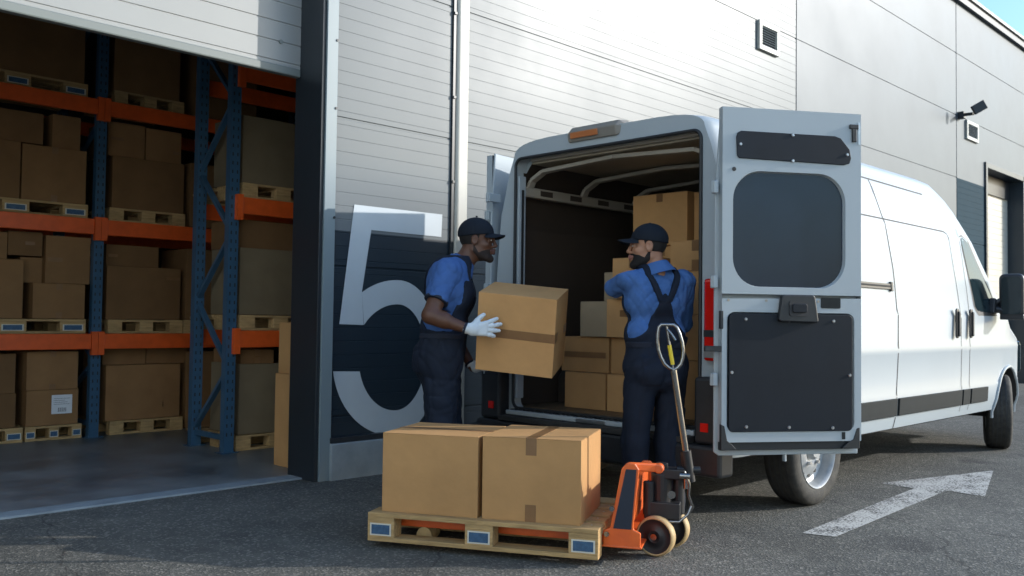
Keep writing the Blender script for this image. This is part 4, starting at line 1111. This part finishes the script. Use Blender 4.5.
class Field:
    def __init__(s, lo, hi, h):
        s.lo = np.array(lo, float); s.h = h
        n = np.ceil((np.array(hi) - s.lo) / h).astype(int) + 1
        s.n = n; s.F = np.full(n, .06, dtype=np.float32)
        s.ax = [(s.lo[i] + np.arange(n[i]) * h).astype(np.float32) for i in range(3)]
    def grid(s, sl=None):
        a = s.ax if sl is None else [s.ax[i][sl[i]] for i in range(3)]
        return a[0][:, None, None], a[1][None, :, None], a[2][None, None, :]
    def box(s, lo, hi, m):
        return tuple(slice(max(0, int((lo[i] - m - s.lo[i]) / s.h)), max(1, min(int(s.n[i]), int((hi[i] + m - s.lo[i]) / s.h) + 2))) for i in range(3))
    def comb(s, sl, D, k, sub=False):
        A = s.F[sl]
        if sub:
            D = -D; hh = np.clip(.5 - .5 * (A - D) / k, 0, 1) if k else (D > A) * 1.
            s.F[sl] = A * (1 - hh) + D * hh + k * hh * (1 - hh)
        else:
            if k:
                hh = np.clip(.5 + .5 * (A - D) / k, 0, 1); s.F[sl] = A * (1 - hh) + D * hh - k * hh * (1 - hh)
            else: s.F[sl] = np.minimum(A, D)
    def cap(s, a, b, ra, rb=None, k=.02, sub=False, flat=None):
        rb = ra if rb is None else rb; a = np.array(a, float); b = np.array(b, float); m = max(ra, rb) + .06
        sl = s.box(np.minimum(a, b), np.maximum(a, b), m)
        X, Y, Z = s.grid(sl); d = b - a; L2 = max(d @ d, 1e-9)
        t = np.clip(((X - a[0]) * d[0] + (Y - a[1]) * d[1] + (Z - a[2]) * d[2]) / L2, 0, 1)
        px, py, pz = X - a[0] - t * d[0], Y - a[1] - t * d[1], Z - a[2] - t * d[2]
        if flat is not None:   # (unit normal, factor): squash the section along a normal
            n_, fc = flat; q = px * n_[0] + py * n_[1] + pz * n_[2]; e = (1 / fc - 1) * q
            px, py, pz = px + e * n_[0], py + e * n_[1], pz + e * n_[2]
        D = np.sqrt(px * px + py * py + pz * pz) - (ra + (rb - ra) * t)
        s.comb(sl, D.astype(np.float32), k, sub); return s
    def ell(s, c, rad, rot=None, k=.02, sub=False):
        c = np.array(c, float); rad = np.array(rad, float); m = max(rad) + .06
        sl = s.box(c, c, m); X, Y, Z = s.grid(sl); x, y, z = X - c[0], Y - c[1], Z - c[2]
        if rot is not None:
            x, y, z = (rot[0][0] * x + rot[0][1] * y + rot[0][2] * z, rot[1][0] * x + rot[1][1] * y + rot[1][2] * z, rot[2][0] * x + rot[2][1] * y + rot[2][2] * z)
        x, y, z = np.broadcast_arrays(x, y, z)
        k0 = np.sqrt((x / rad[0]) ** 2 + (y / rad[1]) ** 2 + (z / rad[2]) ** 2) + 1e-6
        k1 = np.sqrt((x / rad[0] ** 2) ** 2 + (y / rad[1] ** 2) ** 2 + (z / rad[2] ** 2) ** 2) + 1e-6
        s.comb(sl, (k0 * (k0 - 1) / k1).astype(np.float32), k, sub); return s
    def path(s, pts, rs, k=.02, **kw):
        for (a, b), (ra, rb) in zip(zip(pts, pts[1:]), zip(rs, rs[1:])): s.cap(a, b, ra, rb, k=k, **kw)
        return s
    def folds(s, amp, fr, seed=0, mask=None):
        X, Y, Z = s.grid(); rg = random.Random(seed); n = 0
        for i in range(5):
            a, b, c = (rg.uniform(-1, 1) for _ in range(3)); fq = fr * rg.uniform(.6, 1.7); ph = rg.uniform(0, 6)
            w = np.sin(fq * (a * X + b * Y + (c * .8) * Z) + ph + 1.8 * np.sin(fq * .45 * (b * X - a * Y + c * Z)))
            n = n + (1 - np.abs(w)) ** 2 / 5
        d = amp * (n - .35)
        if mask is not None: d = d * mask(X, Y, Z)
        s.F += d.astype(np.float32); return s
    def mesh(s, name, m, parent, smooth=True, dec=None, sm=0):
        F = s.F.copy(); F[[0, -1]] = .05; F[:, [0, -1]] = .05; F[:, :, [0, -1]] = .05
        V, Q = surfnet(F, s.lo, s.h)
        me = bpy.data.meshes.new(name); me.from_pydata(V.tolist(), [], Q.tolist()); me.validate()
        o = bpy.data.objects.new(name, me); COL.objects.link(o); me.materials.append(M[m])
        bm = bmesh.new(); bm.from_mesh(me)
        if sm:
            for _ in range(sm): bmesh.ops.smooth_vert(bm, verts=bm.verts, factor=.5, use_axis_x=True, use_axis_y=True, use_axis_z=True)
        bmesh.ops.recalc_face_normals(bm, faces=bm.faces); bm.to_mesh(me); bm.free()
        for p in me.polygons: p.use_smooth = True
        if parent: o.parent = parent
        return o

def V3(*a): return np.array(a, float)
def nrm(a): a = np.array(a, float); return a / np.linalg.norm(a)

def hand(F, w, d, n, side, curl, spread=.12, thumb=None, inf=0, k=.006, tcurl=.3):
    """w wrist, d direction of the fingers, n palm normal, side = unit vector towards the thumb"""
    d = nrm(d); n = nrm(n); s = nrm(side)
    ks = []
    for i, (off, fw) in enumerate(((.030, .093), (.010, .098), (-.010, .094), (-.029, .086))):
        kn = w + d * fw + s * off; ks.append(kn)
        F.cap(w + s * off * .6 + d * .012, kn, .0155 + inf, .0125 + inf, k=.014)
    lens = ((.042, .026, .021), (.046, .030, .022), (.043, .028, .021), (.034, .021, .018))
    for i, kn in enumerate(ks):
        ang = 0; p = kn; dd = nrm(d + s * spread * (1.5 - i) * 1.0)
        for j, L in enumerate(lens[i]):
            ang += curl[i] * (1, 1.1, .7)[j]
            dr = dd * math.cos(ang) + n * math.sin(ang); q = p + dr * L
            F.cap(p, q, (.0100, .0093, .0085)[j] + inf, (.0094, .0086, .0072)[j] + inf, k=k); p = q
    t0 = w + d * .022 + s * .020; td = nrm(thumb) if thumb is not None else nrm(d * .6 + s * .75 + n * .25)
    t1 = t0 + td * .040; td2 = nrm(td + d * tcurl); t2 = t1 + td2 * .034; t3 = t2 + nrm(td2 + d * tcurl) * .026
    F.cap(t0, t1, .0165 + inf, .0125 + inf, k=.014).cap(t1, t2, .0118 + inf, .0105 + inf, k=k).cap(t2, t3, .0102 + inf, .0085 + inf, k=k)

def head_rot(yaw_, pitch_):
    cy, sy, cp, sp = math.cos(yaw_), math.sin(yaw_), math.cos(pitch_), math.sin(pitch_)
    # columns: head x (forward), y (left), z (up) in the body frame; pitch > 0 looks down
    x = V3(cy * cp, sy * cp, -sp); y = V3(-sy, cy, 0); z = np.cross(x, y)
    return np.stack([x, y, z], 1)

def person(name, label, loc, face, J, skin, shirt, smile=False, gloves=False, seed=1, build_=1.0, group=None, bulk=0, stubble=False, sleeve=.66):
    """face: facing angle of the body in the world; J: joints in the body frame (x forward, y left, z up)"""
    root = tag(empty(name, loc, face), label, 'person', group)
    hc = V3(*J['head']); Rh = head_rot(R(J['hyaw']), R(J['hpitch'])); HS = J.get('hs', 1.0)
    def hp(x, y, z): return hc + Rh @ (V3(x, y, z) * HS)
    RT = Rh.T.tolist()
    neck = V3(*J['neck']); ch = V3(*J['chest']); ab = V3(*J['belly']); pv = V3(*J['pelvis'])
    # body axes of the torso: y stays lateral
    shL, shR = V3(*J['shL']), V3(*J['shR'])
    allp = np.array([J[k_] for k_ in J if k_ not in ('hyaw', 'hpitch', 'hs', 'handL', 'handR', 'curlL', 'curlR', 'spread')])
    lo = allp.min(0) - V3(.24, .24, .13); hi = allp.max(0) + V3(.26, .24, .20); lo[2] = -.005
    lat = nrm(shL - shR)
    def torso(F, e=0., k=.05):
        e = e + bulk
        F.cap(pv - lat * .075 * build_, pv + lat * .075 * build_, .105 + e, k=k)
        F.cap(pv + V3(-.03, -.07, -.07), pv + V3(-.03, .07, -.07), .095 + e, k=k)
        F.cap(ab - lat * .085 * build_, ab + lat * .085 * build_, .103 + e, k=k)
        F.cap(ch - lat * .085 * build_, ch + lat * .085 * build_, .112 + e, k=k)
        F.cap(ch - lat * .10 * build_ + V3(-.02, 0, .09), ch + lat * .10 * build_ + V3(-.02, 0, .09), .088 + e, k=k)
        F.cap(shR + lat * .035, shL - lat * .035, .058 + e, k=k)
        F.cap(shR * .55 + neck * .45 + V3(0, 0, -.01), neck + V3(0, 0, .01), .048 + e, .045 + e, k=.03)
        F.cap(shL * .55 + neck * .45 + V3(0, 0, -.01), neck + V3(0, 0, .01), .048 + e, .045 + e, k=.03)
    # ---------------- body
    F = Field(lo, hi, .0046)
    torso(F, -.012)
    for S_ in ('L', 'R'):
        sh, el, wr = V3(*J['sh' + S_]), V3(*J['el' + S_]), V3(*J['wr' + S_])
        F.cap(sh, el, .050 + bulk * .4, .041 + bulk * .4, k=.03); F.cap(el, el + (wr - el) * .35, .042 + bulk * .4, .041 + bulk * .4, k=.015); F.cap(el + (wr - el) * .35, wr, .041, .027, k=.015)
        d, n, sd_ = J['hand' + S_]
        hand(F, wr, V3(*d), V3(*n), V3(*sd_), J['curl' + S_], inf=-.0005, spread=J.get('spread', .12))
        hp_, kn, an = V3(*J['hip' + S_]), V3(*J['kn' + S_]), V3(*J['an' + S_])
        F.cap(hp_, kn, .080, .052, k=.03); F.cap(kn, kn + (an - kn) * .35, .053, .054, k=.02); F.cap(kn + (an - kn) * .35, an, .054, .036, k=.02)
        F.cap(an, V3(an[0] + .13, an[1], .045), .038, .035, k=.02)
    # neck and head
    F.cap(neck + V3(-.005, 0, -.03), hp(-.030, 0, -.045), .058 + max(bulk, 0) * .3, .055 + max(bulk, 0) * .3, k=.02)
    def skull(F, e=0):
        F.ell(hp(-.012, 0, .036), (V3(.099, .077, .094)) * HS + e, RT, k=.02)
        F.ell(hp(.022, 0, -.040), (V3(.070, .061, .078)) * HS + e, RT, k=.025)
    skull(F)
    for sy in (-1, 1):
        F.cap(hp(-.015, sy * .052, -.055), hp(.062, sy * .024, -.096), .020, .019, k=.018)
        F.ell(hp(.056, sy * .040, -.020), V3(.026, .022, .022), RT, k=.02)
        F.cap(hp(.080, sy * .040, .026), hp(.091, sy * .008, .030), .010, .010, k=.012)
        F.ell(hp(.093, sy * .033, .010), V3(.012, .017, .010), RT, k=.008, sub=True)
        F.ell(hp(.081, sy * .033, .007), V3(.0125, .0145, .0115), RT, k=.003)
        F.ell(hp(-.006, sy * .079, .002), V3(.023, .010, .034), RT, k=.006)
        F.ell(hp(-.002, sy * .087, .004), V3(.011, .006, .017), RT, k=.004, sub=True)
        F.ell(hp(.100, sy * .013, -.029), V3(.011, .009, .009), RT, k=.006)
    F.cap(hp(.074, 0, -.100), hp(.080, 0, -.103), .021, k=.016)
    F.cap(hp(.093, 0, .022), hp(.110, 0, -.018), .0085, .0120, k=.010)
    F.ell(hp(.113, 0, -.024), V3(.0125, .013, .0115), RT, k=.006)
    F.ell(hp(.093, 0, -.052), V3(.013, .026, .009), RT, k=.007); F.ell(hp(.091, 0, -.068), V3(.013, .023, .009), RT, k=.007)
    if smile:
        F.ell(hp(.104, 0, -.059), V3(.016, .024, .0075), RT, k=.003, sub=True)
    F.mesh('body', skin, root, sm=1)
    # ---------------- facial parts
    fh = Field(hp(0, 0, 0) - .2, hp(0, 0, 0) + .2, .004)
    skull(fh, .0012 if stubble else .0035)
    for sy in (-1, 1): fh.cap(hp(-.015, sy * .052, -.055), hp(.062, sy * .024, -.096), .0235, .0225, k=.018)
    fh.cap(hp(.074, 0, -.100), hp(.080, 0, -.104), .0255, k=.016); fh.cap(hp(.098, -.018, -.041), hp(.098, .018, -.041), .006, k=.01)
    X, Y, Z = fh.grid(); x = (X - hc[0]) * Rh[0][0] + (Y - hc[1]) * Rh[1][0] + (Z - hc[2]) * Rh[2][0]; y = (X - hc[0]) * Rh[0][1] + (Y - hc[1]) * Rh[1][1] + (Z - hc[2]) * Rh[2][1]; z = (X - hc[0]) * Rh[0][2] + (Y - hc[1]) * Rh[1][2] + (Z - hc[2]) * Rh[2][2]
    line = (-.012 if stubble else 0) + np.where(x > .070, -.036, np.where(x > .02, -.036 - (.070 - x) * .5, -.061 + (.02 - x) * 1.6))   # upper edge of the beard
    keep = np.maximum(np.maximum(z - line, -.014 - x), -(np.sqrt((x - .105) ** 2 + (y / 1.6) ** 2 + ((z + .060) * 1.5) ** 2) - .019))
    bf = np.maximum(fh.F, keep.astype(np.float32))
    bd = Field(hp(0, 0, 0) - .2, hp(0, 0, 0) + .2, .004); bd.F = bf.astype(np.float32); bd.mesh('beard', 'stubble' if stubble else 'beard', root)
    # hair around the sides under the cap
    hf = Field(hp(0, 0, 0) - .2, hp(0, 0, 0) + .2, .004); hf.ell(hp(-.014, 0, .034), (V3(.1015, .0795, .0965)) * HS, RT, k=0)
    kp = np.maximum(np.maximum(z - .055, -z - .052 + np.clip(x, -.02, .1) * .9), x - .012 + np.maximum(z - .0, 0) * -.35)
    hf.F = np.maximum(hf.F, kp).astype(np.float32); hf.mesh('hair', 'beard', root)
    for sy in (-1, 1):
        ey = Field(hp(.084, sy * .033, .007) - .02, hp(.084, sy * .033, .007) + .02, .0018).ell(hp(.0845, sy * .033, .007), V3(.010, .0125, .0062), RT, k=0).mesh('eye', 'eyew', root)
        Field(hp(.093, sy * .033, .007) - .012, hp(.093, sy * .033, .007) + .012, .0015).ell(hp(.0935, sy * .033, .007), V3(.0022, .005, .005), RT, k=0).mesh('iris', 'iris', ey)
        eb = Field(hp(.09, sy * .03, .03) - .04, hp(.09, sy * .03, .03) + .04, .0025); eb.path([hp(.079, sy * .050, .024), hp(.0945, sy * .032, .033), hp(.100, sy * .013, .029)], [.0035, .005, .0045]); eb.mesh('eyebrow', 'beard', root)
    lp = Field(hp(.1, 0, -.06) - .04, hp(.1, 0, -.06) + .04, .002)
    g_ = .007 if smile else .0
    lp.path([hp(.088, -.026, -.054), hp(.104, -.008, -.050 + g_ * .3), hp(.104, .008, -.050 + g_ * .3), hp(.088, .026, -.054)], [.0025, .0032, .0032, .0025]).path([hp(.088, -.025, -.058), hp(.101, -.008, -.066 - g_ * .4), hp(.101, .008, -.066 - g_ * .4), hp(.088, .025, -.058)], [.0025, .0036, .0036, .0025])
    lp.mesh('lips', 'lip' if skin == 'skin_dark' else 'lip2', root)
    if smile:
        tf = Field(hp(.096, 0, -.058) - .04, hp(.096, 0, -.058) + .04, .002).ell(hp(.0915, 0, -.0575), V3(.0135, .026, .0085), RT, k=0); tf.mesh('teeth', 'teeth', root)
    # ---------------- cap
    cf = Field(hc - .24, hc + .26, .004)
    X, Y, Z = cf.grid(); x = (X - hc[0]) * Rh[0][0] + (Y - hc[1]) * Rh[1][0] + (Z - hc[2]) * Rh[2][0]; y = (X - hc[0]) * Rh[0][1] + (Y - hc[1]) * Rh[1][1] + (Z - hc[2]) * Rh[2][1]; z = (X - hc[0]) * Rh[0][2] + (Y - hc[1]) * Rh[1][2] + (Z - hc[2]) * Rh[2][2]
    cf.ell(hp(-.013, 0, .046), V3(.112, .090, .101) * HS, RT, k=0)
    crown = np.maximum(cf.F, (.036 + .012 * np.clip(x / .1, -1, 1)) - z)
    crown = np.maximum(crown, -(np.sqrt(((x + .105) / .9) ** 2 + (y * 1.0) ** 2 + ((z - .040) * 1.0) ** 2) - .022))   # back opening
    # brim
    zc = .052 + .02 * 0 - 5.0 * y ** 2 - .10 * np.clip(x - .08, 0, 1)
    ex = np.sqrt(((x - .078) / .098) ** 2 + (y / .080) ** 2) - 1
    brim = np.maximum(np.maximum(np.abs(z - zc) - .0042, ex * .075), .055 - x)
    k_ = .006; hh = np.clip(.5 + .5 * (crown - brim) / k_, 0, 1); cf.F = (crown * (1 - hh) + brim * hh - k_ * hh * (1 - hh)).astype(np.float32)
    # panel seams
    an_ = np.arctan2(y, x + .013); sm_ = np.abs(((an_ / (math.pi / 3)) % 1) - .5); cf.F += (.0016 * np.exp(-(sm_ / .03) ** 2) * (z > .045) * (np.sqrt((x + .013) ** 2 + y ** 2) > .01)).astype(np.float32)
    capo = cf.mesh('cap', 'cap', root)
    Field(hp(-.013, 0, .147) - .02, hp(-.013, 0, .147) + .02, .003).ell(hp(-.013, 0, .1465 * HS), V3(.008, .008, .005), RT, k=0).mesh('cap_button', 'cap', capo)
    # ---------------- shirt
    lo2 = np.array([min(J[a][i] for a in ('shL', 'shR', 'elL', 'elR', 'pelvis', 'chest')) for i in range(3)]) - V3(.22, .16, .08)
    hi2 = np.array([max(J[a][i] for a in ('shL', 'shR', 'elL', 'elR', 'pelvis', 'chest', 'neck')) for i in range(3)]) + V3(.24, .16, .12)
    SF = Field(lo2, hi2, .0056); torso(SF, .004)
    for S_ in ('L', 'R'):
        sh, el, wr = V3(*J['sh' + S_]), V3(*J['el' + S_]), V3(*J['wr' + S_]); sl_ = sleeve
        end = sh + (el - sh) * sl_
        if sleeve > .9:
            SF.cap(sh, el, .064, .053, k=.035); SF.cap(el, el + (wr - el) * .30, .053, .050, k=.02); continue
        SF.cap(sh, end, .064 + bulk * .6, .060 + bulk * .5, k=.035)
        dv = nrm(el - sh); X, Y, Z = SF.grid(); tt = (X - end[0]) * dv[0] + (Y - end[1]) * dv[1] + (Z - end[2]) * dv[2]
        rr = np.sqrt(np.maximum((X - end[0]) ** 2 + (Y - end[1]) ** 2 + (Z - end[2]) ** 2, 0))
        cut = np.where(rr < .13, tt, -1); SF.F = np.maximum(SF.F, cut.astype(np.float32))
    SF.folds(.022, 30, seed)
    X, Y, Z = SF.grid()
    SF.F = np.maximum(SF.F, (pv[2] + .085 - Z)).astype(np.float32)
    # neck opening
    nd = nrm(hp(-.03, 0, -.045) - neck); tt = (X - neck[0]) * nd[0] + (Y - neck[1]) * nd[1] + (Z - neck[2]) * nd[2]
    SF.F = np.maximum(SF.F, (tt - .028).astype(np.float32))
    so = SF.mesh('shirt', shirt, root)
    for S_ in (('L', 'R') if sleeve < .9 else ()):
        sh, el = V3(*J['sh' + S_]), V3(*J['el' + S_]); end = sh + (el - sh) * (sleeve - .005); dv = nrm(el - sh)
        hm = Field(end - .1, end + .1, .004); hm.cap(end - dv * .004, end + dv * .004, .0625 + bulk * .5, k=0)
        X, Y, Z = hm.grid(); tt = (X - end[0]) * dv[0] + (Y - end[1]) * dv[1] + (Z - end[2]) * dv[2]
        hm.F = np.maximum(hm.F, np.abs(tt).astype(np.float32) - .0095); hm.mesh('sleeve_hem', 'hem', so)
    # collar: open ring standing round the neck, folded outward
    cl_ = Field(neck - .13, neck + .13, .0036)
    X, Y, Z = cl_.grid(); qx, qy, qz = X - neck[0], Y - neck[1], Z - neck[2]
    tt = qx * nd[0] + qy * nd[1] + qz * nd[2]; rad = np.sqrt(np.maximum(qx ** 2 + qy ** 2 + qz ** 2 - tt ** 2, 0))
    shell = np.abs(rad - (.068 + np.clip(.045 - tt, 0, .1) * .50)) - .0035
    gapf = .012 - np.hypot(np.minimum(qx, .0) * 0 + 1, 0) * 0 - (np.abs(qy) - .012 + (qx < 0) * .2) if False else np.where(qx > .02, .010 - np.abs(qy) - (.03 - tt) * .0, -1)
    cl_.F = np.maximum(np.maximum(shell, np.maximum(tt - .045, -.030 - tt)), gapf).astype(np.float32); cl_.mesh('collar', shirt, so)
    # ---------------- bib overalls
    lo3 = V3(min(J['knL'][0], J['knR'][0], J['anL'][0], J['anR'][0], pv[0], ch[0]) - .20, min(J['anR'][1], shR[1], pv[1]) - .16, .0)
    hi3 = V3(max(J['knL'][0], J['knR'][0], J['anL'][0], J['anR'][0], pv[0], ch[0]) + .22, max(J['anL'][1], shL[1], pv[1]) + .16, shL[2] + .12)
    OF = Field(lo3, hi3, .0066)
    T = Field(lo3, hi3, .0066); torso(T, .016)
    X, Y, Z = T.grid()
    yc = (Y - pv[1] - (ch[1] - pv[1]) * np.clip((Z - pv[2]) / max(ch[2] - pv[2], .01), 0, 1))
    xc = (X - pv[0] - (ch[0] - pv[0]) * np.clip((Z - pv[2]) / max(ch[2] - pv[2], .01), 0, 1))
    wz = pv[2] + .13
    back = wz + .27 * np.exp(-(np.abs(yc) / .085) ** 1.6); front = wz + .31 * np.clip((xc + .005) / .085, 0, 1) * (np.abs(yc) < .20)
    bib = np.where(xc < 0, back, front)
    TF = np.maximum(T.F, (Z - bib) * .7)
    # straps: bands of the torso shell running from the back bib point over the shoulders to the front corners
    zb0 = wz + .22; zs_ = neck[2] - .03
    yl = Y - (ch[1] + (neck[1] - ch[1]) * np.clip((Z - ch[2]) / max(neck[2] - ch[2], .01), 0, 1))
    sb = np.clip((Z - zb0) / (zs_ - zb0), 0, 1)
    lineb = .022 + .068 * sb; linef = .090 + 0 * sb
    xs_ = X - (ch[0] + (neck[0] - ch[0]) * np.clip((Z - ch[2]) / max(neck[2] - ch[2], .01), 0, 1))
    cen = np.where(xs_ < 0, lineb, linef)
    SH = np.maximum(np.maximum(T.F - .003, np.abs(np.abs(yl) - cen) - .018), zb0 - Z)
    OF.F = np.minimum(TF, SH).astype(np.float32)
    pk_back = (xc < 0) & (np.abs(np.abs(yc) - .085) < .058) & (Z > pv[2] - .13) & (Z < pv[2] + .035)
    pk_front = (xc > 0) & (np.abs(yc) < .075) & (Z > wz + .09) & (Z < wz + .22)
    pk_leg = (np.abs(xc) < .075) & (yc < -.05) & (Z > pv[2] - .46) & (Z < pv[2] - .27)
    for S_ in ('L', 'R'):
        hp_, kn, an = V3(*J['hip' + S_]), V3(*J['kn' + S_]), V3(*J['an' + S_])
        OF.cap(hp_ + V3(0, 0, .03), kn, .104 + bulk * .8, .078 + bulk * .5, k=.03); OF.cap(kn, an + V3(0, 0, .0), .078, .066, k=.03)
    OF.F -= (.0055 * (pk_back | pk_front | pk_leg)).astype(np.float32)
    OF.folds(.028, 20, seed + 5, mask=lambda X, Y, Z: np.clip((pv[2] + .25 - Z) / .2, .12, 1) + 0 * X + 0 * Y)
    X, Y, Z = OF.grid()
    OF.F = np.maximum(OF.F, .055 - Z + 0 * X).astype(np.float32)
    ov = OF.mesh('bib_overalls', 'navy', root)
    # belt line and pocket seams
    bl_ = Field(lo3, hi3, .0066); torso(bl_, .0195); X, Y, Z = bl_.grid(); bl_.F = np.maximum(bl_.F, np.abs(Z - (wz - .03)) - .017).astype(np.float32); bl_.mesh('waistband', 'hem', ov)
    # ---------------- shoes
    for S_ in ('L', 'R'):
        an = V3(*J['an' + S_]); fd = nrm(V3(*(J.get('foot' + S_, (1, 0, 0))))); q = V3(an[0], an[1], 0)
        sf = Field(q - V3(.26, .26, 0.02), q + V3(.26, .26, .2), .0055)
        sf.cap(an + V3(0, 0, .03), V3(q[0], q[1], .055), .054, .050, k=.02).cap(q + fd * -.05 + V3(0, 0, .042), q + fd * .15 + V3(0, 0, .038), .042, .044, k=.02).cap(q + fd * .02 + V3(0, 0, .075), q + fd * .15 + V3(0, 0, .045), .045, .038, k=.02)
        X, Y, Z = sf.grid(); sf.F = np.maximum(sf.F, .001 - Z + 0 * X + 0 * Y).astype(np.float32); sf.mesh('boot', 'shoe', root)
    # ---------------- gloves
    if gloves:
        for S_ in ('L', 'R'):
            wr = V3(*J['wr' + S_]); d, n, sd_ = J['hand' + S_]; el = V3(*J['el' + S_]); fd = nrm(wr - el)
            gf = Field(wr - .24, wr + .24, .0034); hand(gf, wr, V3(*d), V3(*n), V3(*sd_), J['curl' + S_], inf=.0032, spread=J.get('spread', .12))
            gf.cap(wr - fd * .035, wr + V3(*d) * .02, .034, .031, k=.012); gf.folds(.003, 70, 3)
            X, Y, Z = gf.grid(); tt = (X - wr[0]) * fd[0] + (Y - wr[1]) * fd[1] + (Z - wr[2]) * fd[2]
            gf.F = np.maximum(gf.F, (-tt - .038).astype(np.float32)); go = gf.mesh('glove', 'glove', root)
            cf2 = Field(wr - .08, wr + .08, .004).cap(wr - fd * .036, wr - fd * .022, .0355, k=0); X, Y, Z = cf2.grid(); tt = (X - wr[0]) * fd[0] + (Y - wr[1]) * fd[1] + (Z - wr[2]) * fd[2]
            cf2.F = np.maximum(cf2.F, (np.abs(tt + .03) - .008).astype(np.float32)); cf2.mesh('cuff', 'hem', go)
    return root

# left worker, side-on, carrying a box: +x of the body points to the right of the picture
J1 = dict(head=(.190, .0, 1.668), hyaw=-13, hpitch=2, hs=1.04, neck=(.085, 0, 1.515), chest=(.025, 0, 1.325), belly=(-.01, 0, 1.13), pelvis=(-.03, 0, .97),
          shL=(.045, .185, 1.455), shR=(-.005, -.185, 1.455),
          elR=(-.105, -.295, 1.195), wrR=(.130, -.335, 1.112), elL=(.0, .27, 1.16), wrL=(.175, .07, .865),
          handR=((.95, .16, .08), (-.16, .98, 0), (-.05, 0, .99)), handL=((.97, -.12, .0), (0, 0, 1), (-.12, -.97, .0)),
          curlR=(.16, .10, .12, .18), curlL=(.12, .1, .1, .12), spread=.20,
          hipL=(-.03, .095, .90), hipR=(-.03, -.095, .90), knL=(.02, .12, .49), knR=(-.03, -.12, .49), anL=(-.04, .13, .085), anR=(-.08, -.13, .085))
a1 = math.atan2(-.709, .705)
person('person', 'smiling worker in blue polo, navy overalls and cap, carrying a box in white gloves', (3.74, 4.30, 0), a1 + R(6), J1, 'skin_dark', 'shirt', smile=True, gloves=True, seed=3, bulk=.024, stubble=True)
# box in his hands: tilted towards the viewer, flap seam across its front face
def tilt_box():
    rr = Vector((.705, -.709, 0)); vv = Vector((.709, .705, 0)); up = Vector((0, 0, 1))
    # face frame: X along the picture, N outwards to the viewer
    X_ = (Matrix.Rotation(R(-13), 3, up) @ rr).normalized(); X_ = (Matrix.Rotation(R(5.5), 3, -vv * -1) @ X_).normalized()
    N0 = (-vv); N_ = Matrix.Rotation(R(13), 3, rr) @ N0; N_ = -N_ if N_.dot(-vv) < 0 else N_
    N_ = (N_ - X_ * N_.dot(X_)).normalized(); Y_ = N_.cross(X_)
    return X_, Y_, N_
X_, Y_, N_ = tilt_box()
hb_ = carton((0, 0, 0), (.485, .487, .37), 0, 'brown cardboard box held by the left worker in white gloves', tape='x', tail=.09)
fc_ = Vector((3.74, 4.30, 0)) + Vector((.705, -.709, 0)) * .435 + Vector((.709, .705, 0)) * (-.215) + Vector((0, 0, 1.082))
hb_['label'] = 'cardboard box held in the left worker’s gloved hands, seam across the front'
hb_.rotation_mode = 'QUATERNION'
hb_.rotation_quaternion = Matrix((X_, Y_, N_)).transposed().to_quaternion()
hb_.location = fc_ - N_ * .37

# right worker seen from behind, head turned to the left of the picture
J2 = dict(head=(.025, .045, 1.610), hyaw=62, hpitch=0, hs=.99, neck=(-.01, 0, 1.475), chest=(.01, 0, 1.29), belly=(.0, 0, 1.10), pelvis=(.0, 0, .94),
          shL=(.02, .185, 1.425), shR=(-.02, -.180, 1.415),
          elL=(.16, .185, 1.375), wrL=(.35, -.02, 1.37), elR=(.10, -.245, 1.165), wrR=(.32, -.19, 1.25),
          handL=((.9, -.4, .0), (0, 0, -1), (-.4, -.9, 0)), handR=((.95, .2, .1), (0, 1, 0), (-.1, 0, .98)),
          curlL=(.25, .25, .25, .25), curlR=(.25, .25, .25, .25),
          hipL=(.0, .095, .87), hipR=(.0, -.095, .87), knL=(.03, .11, .47), knR=(-.0, -.09, .47), anL=(.0, .12, .085), anR=(-.06, -.09, .085))
person('person', 'bearded worker seen from behind in blue polo and navy overalls, facing the open van', (4.36, 3.14, 0), math.atan2(.705, .709) + R(22), J2, 'skin_mid', 'shirt2', seed=8, build_=1.0, bulk=-.010, sleeve=.95)
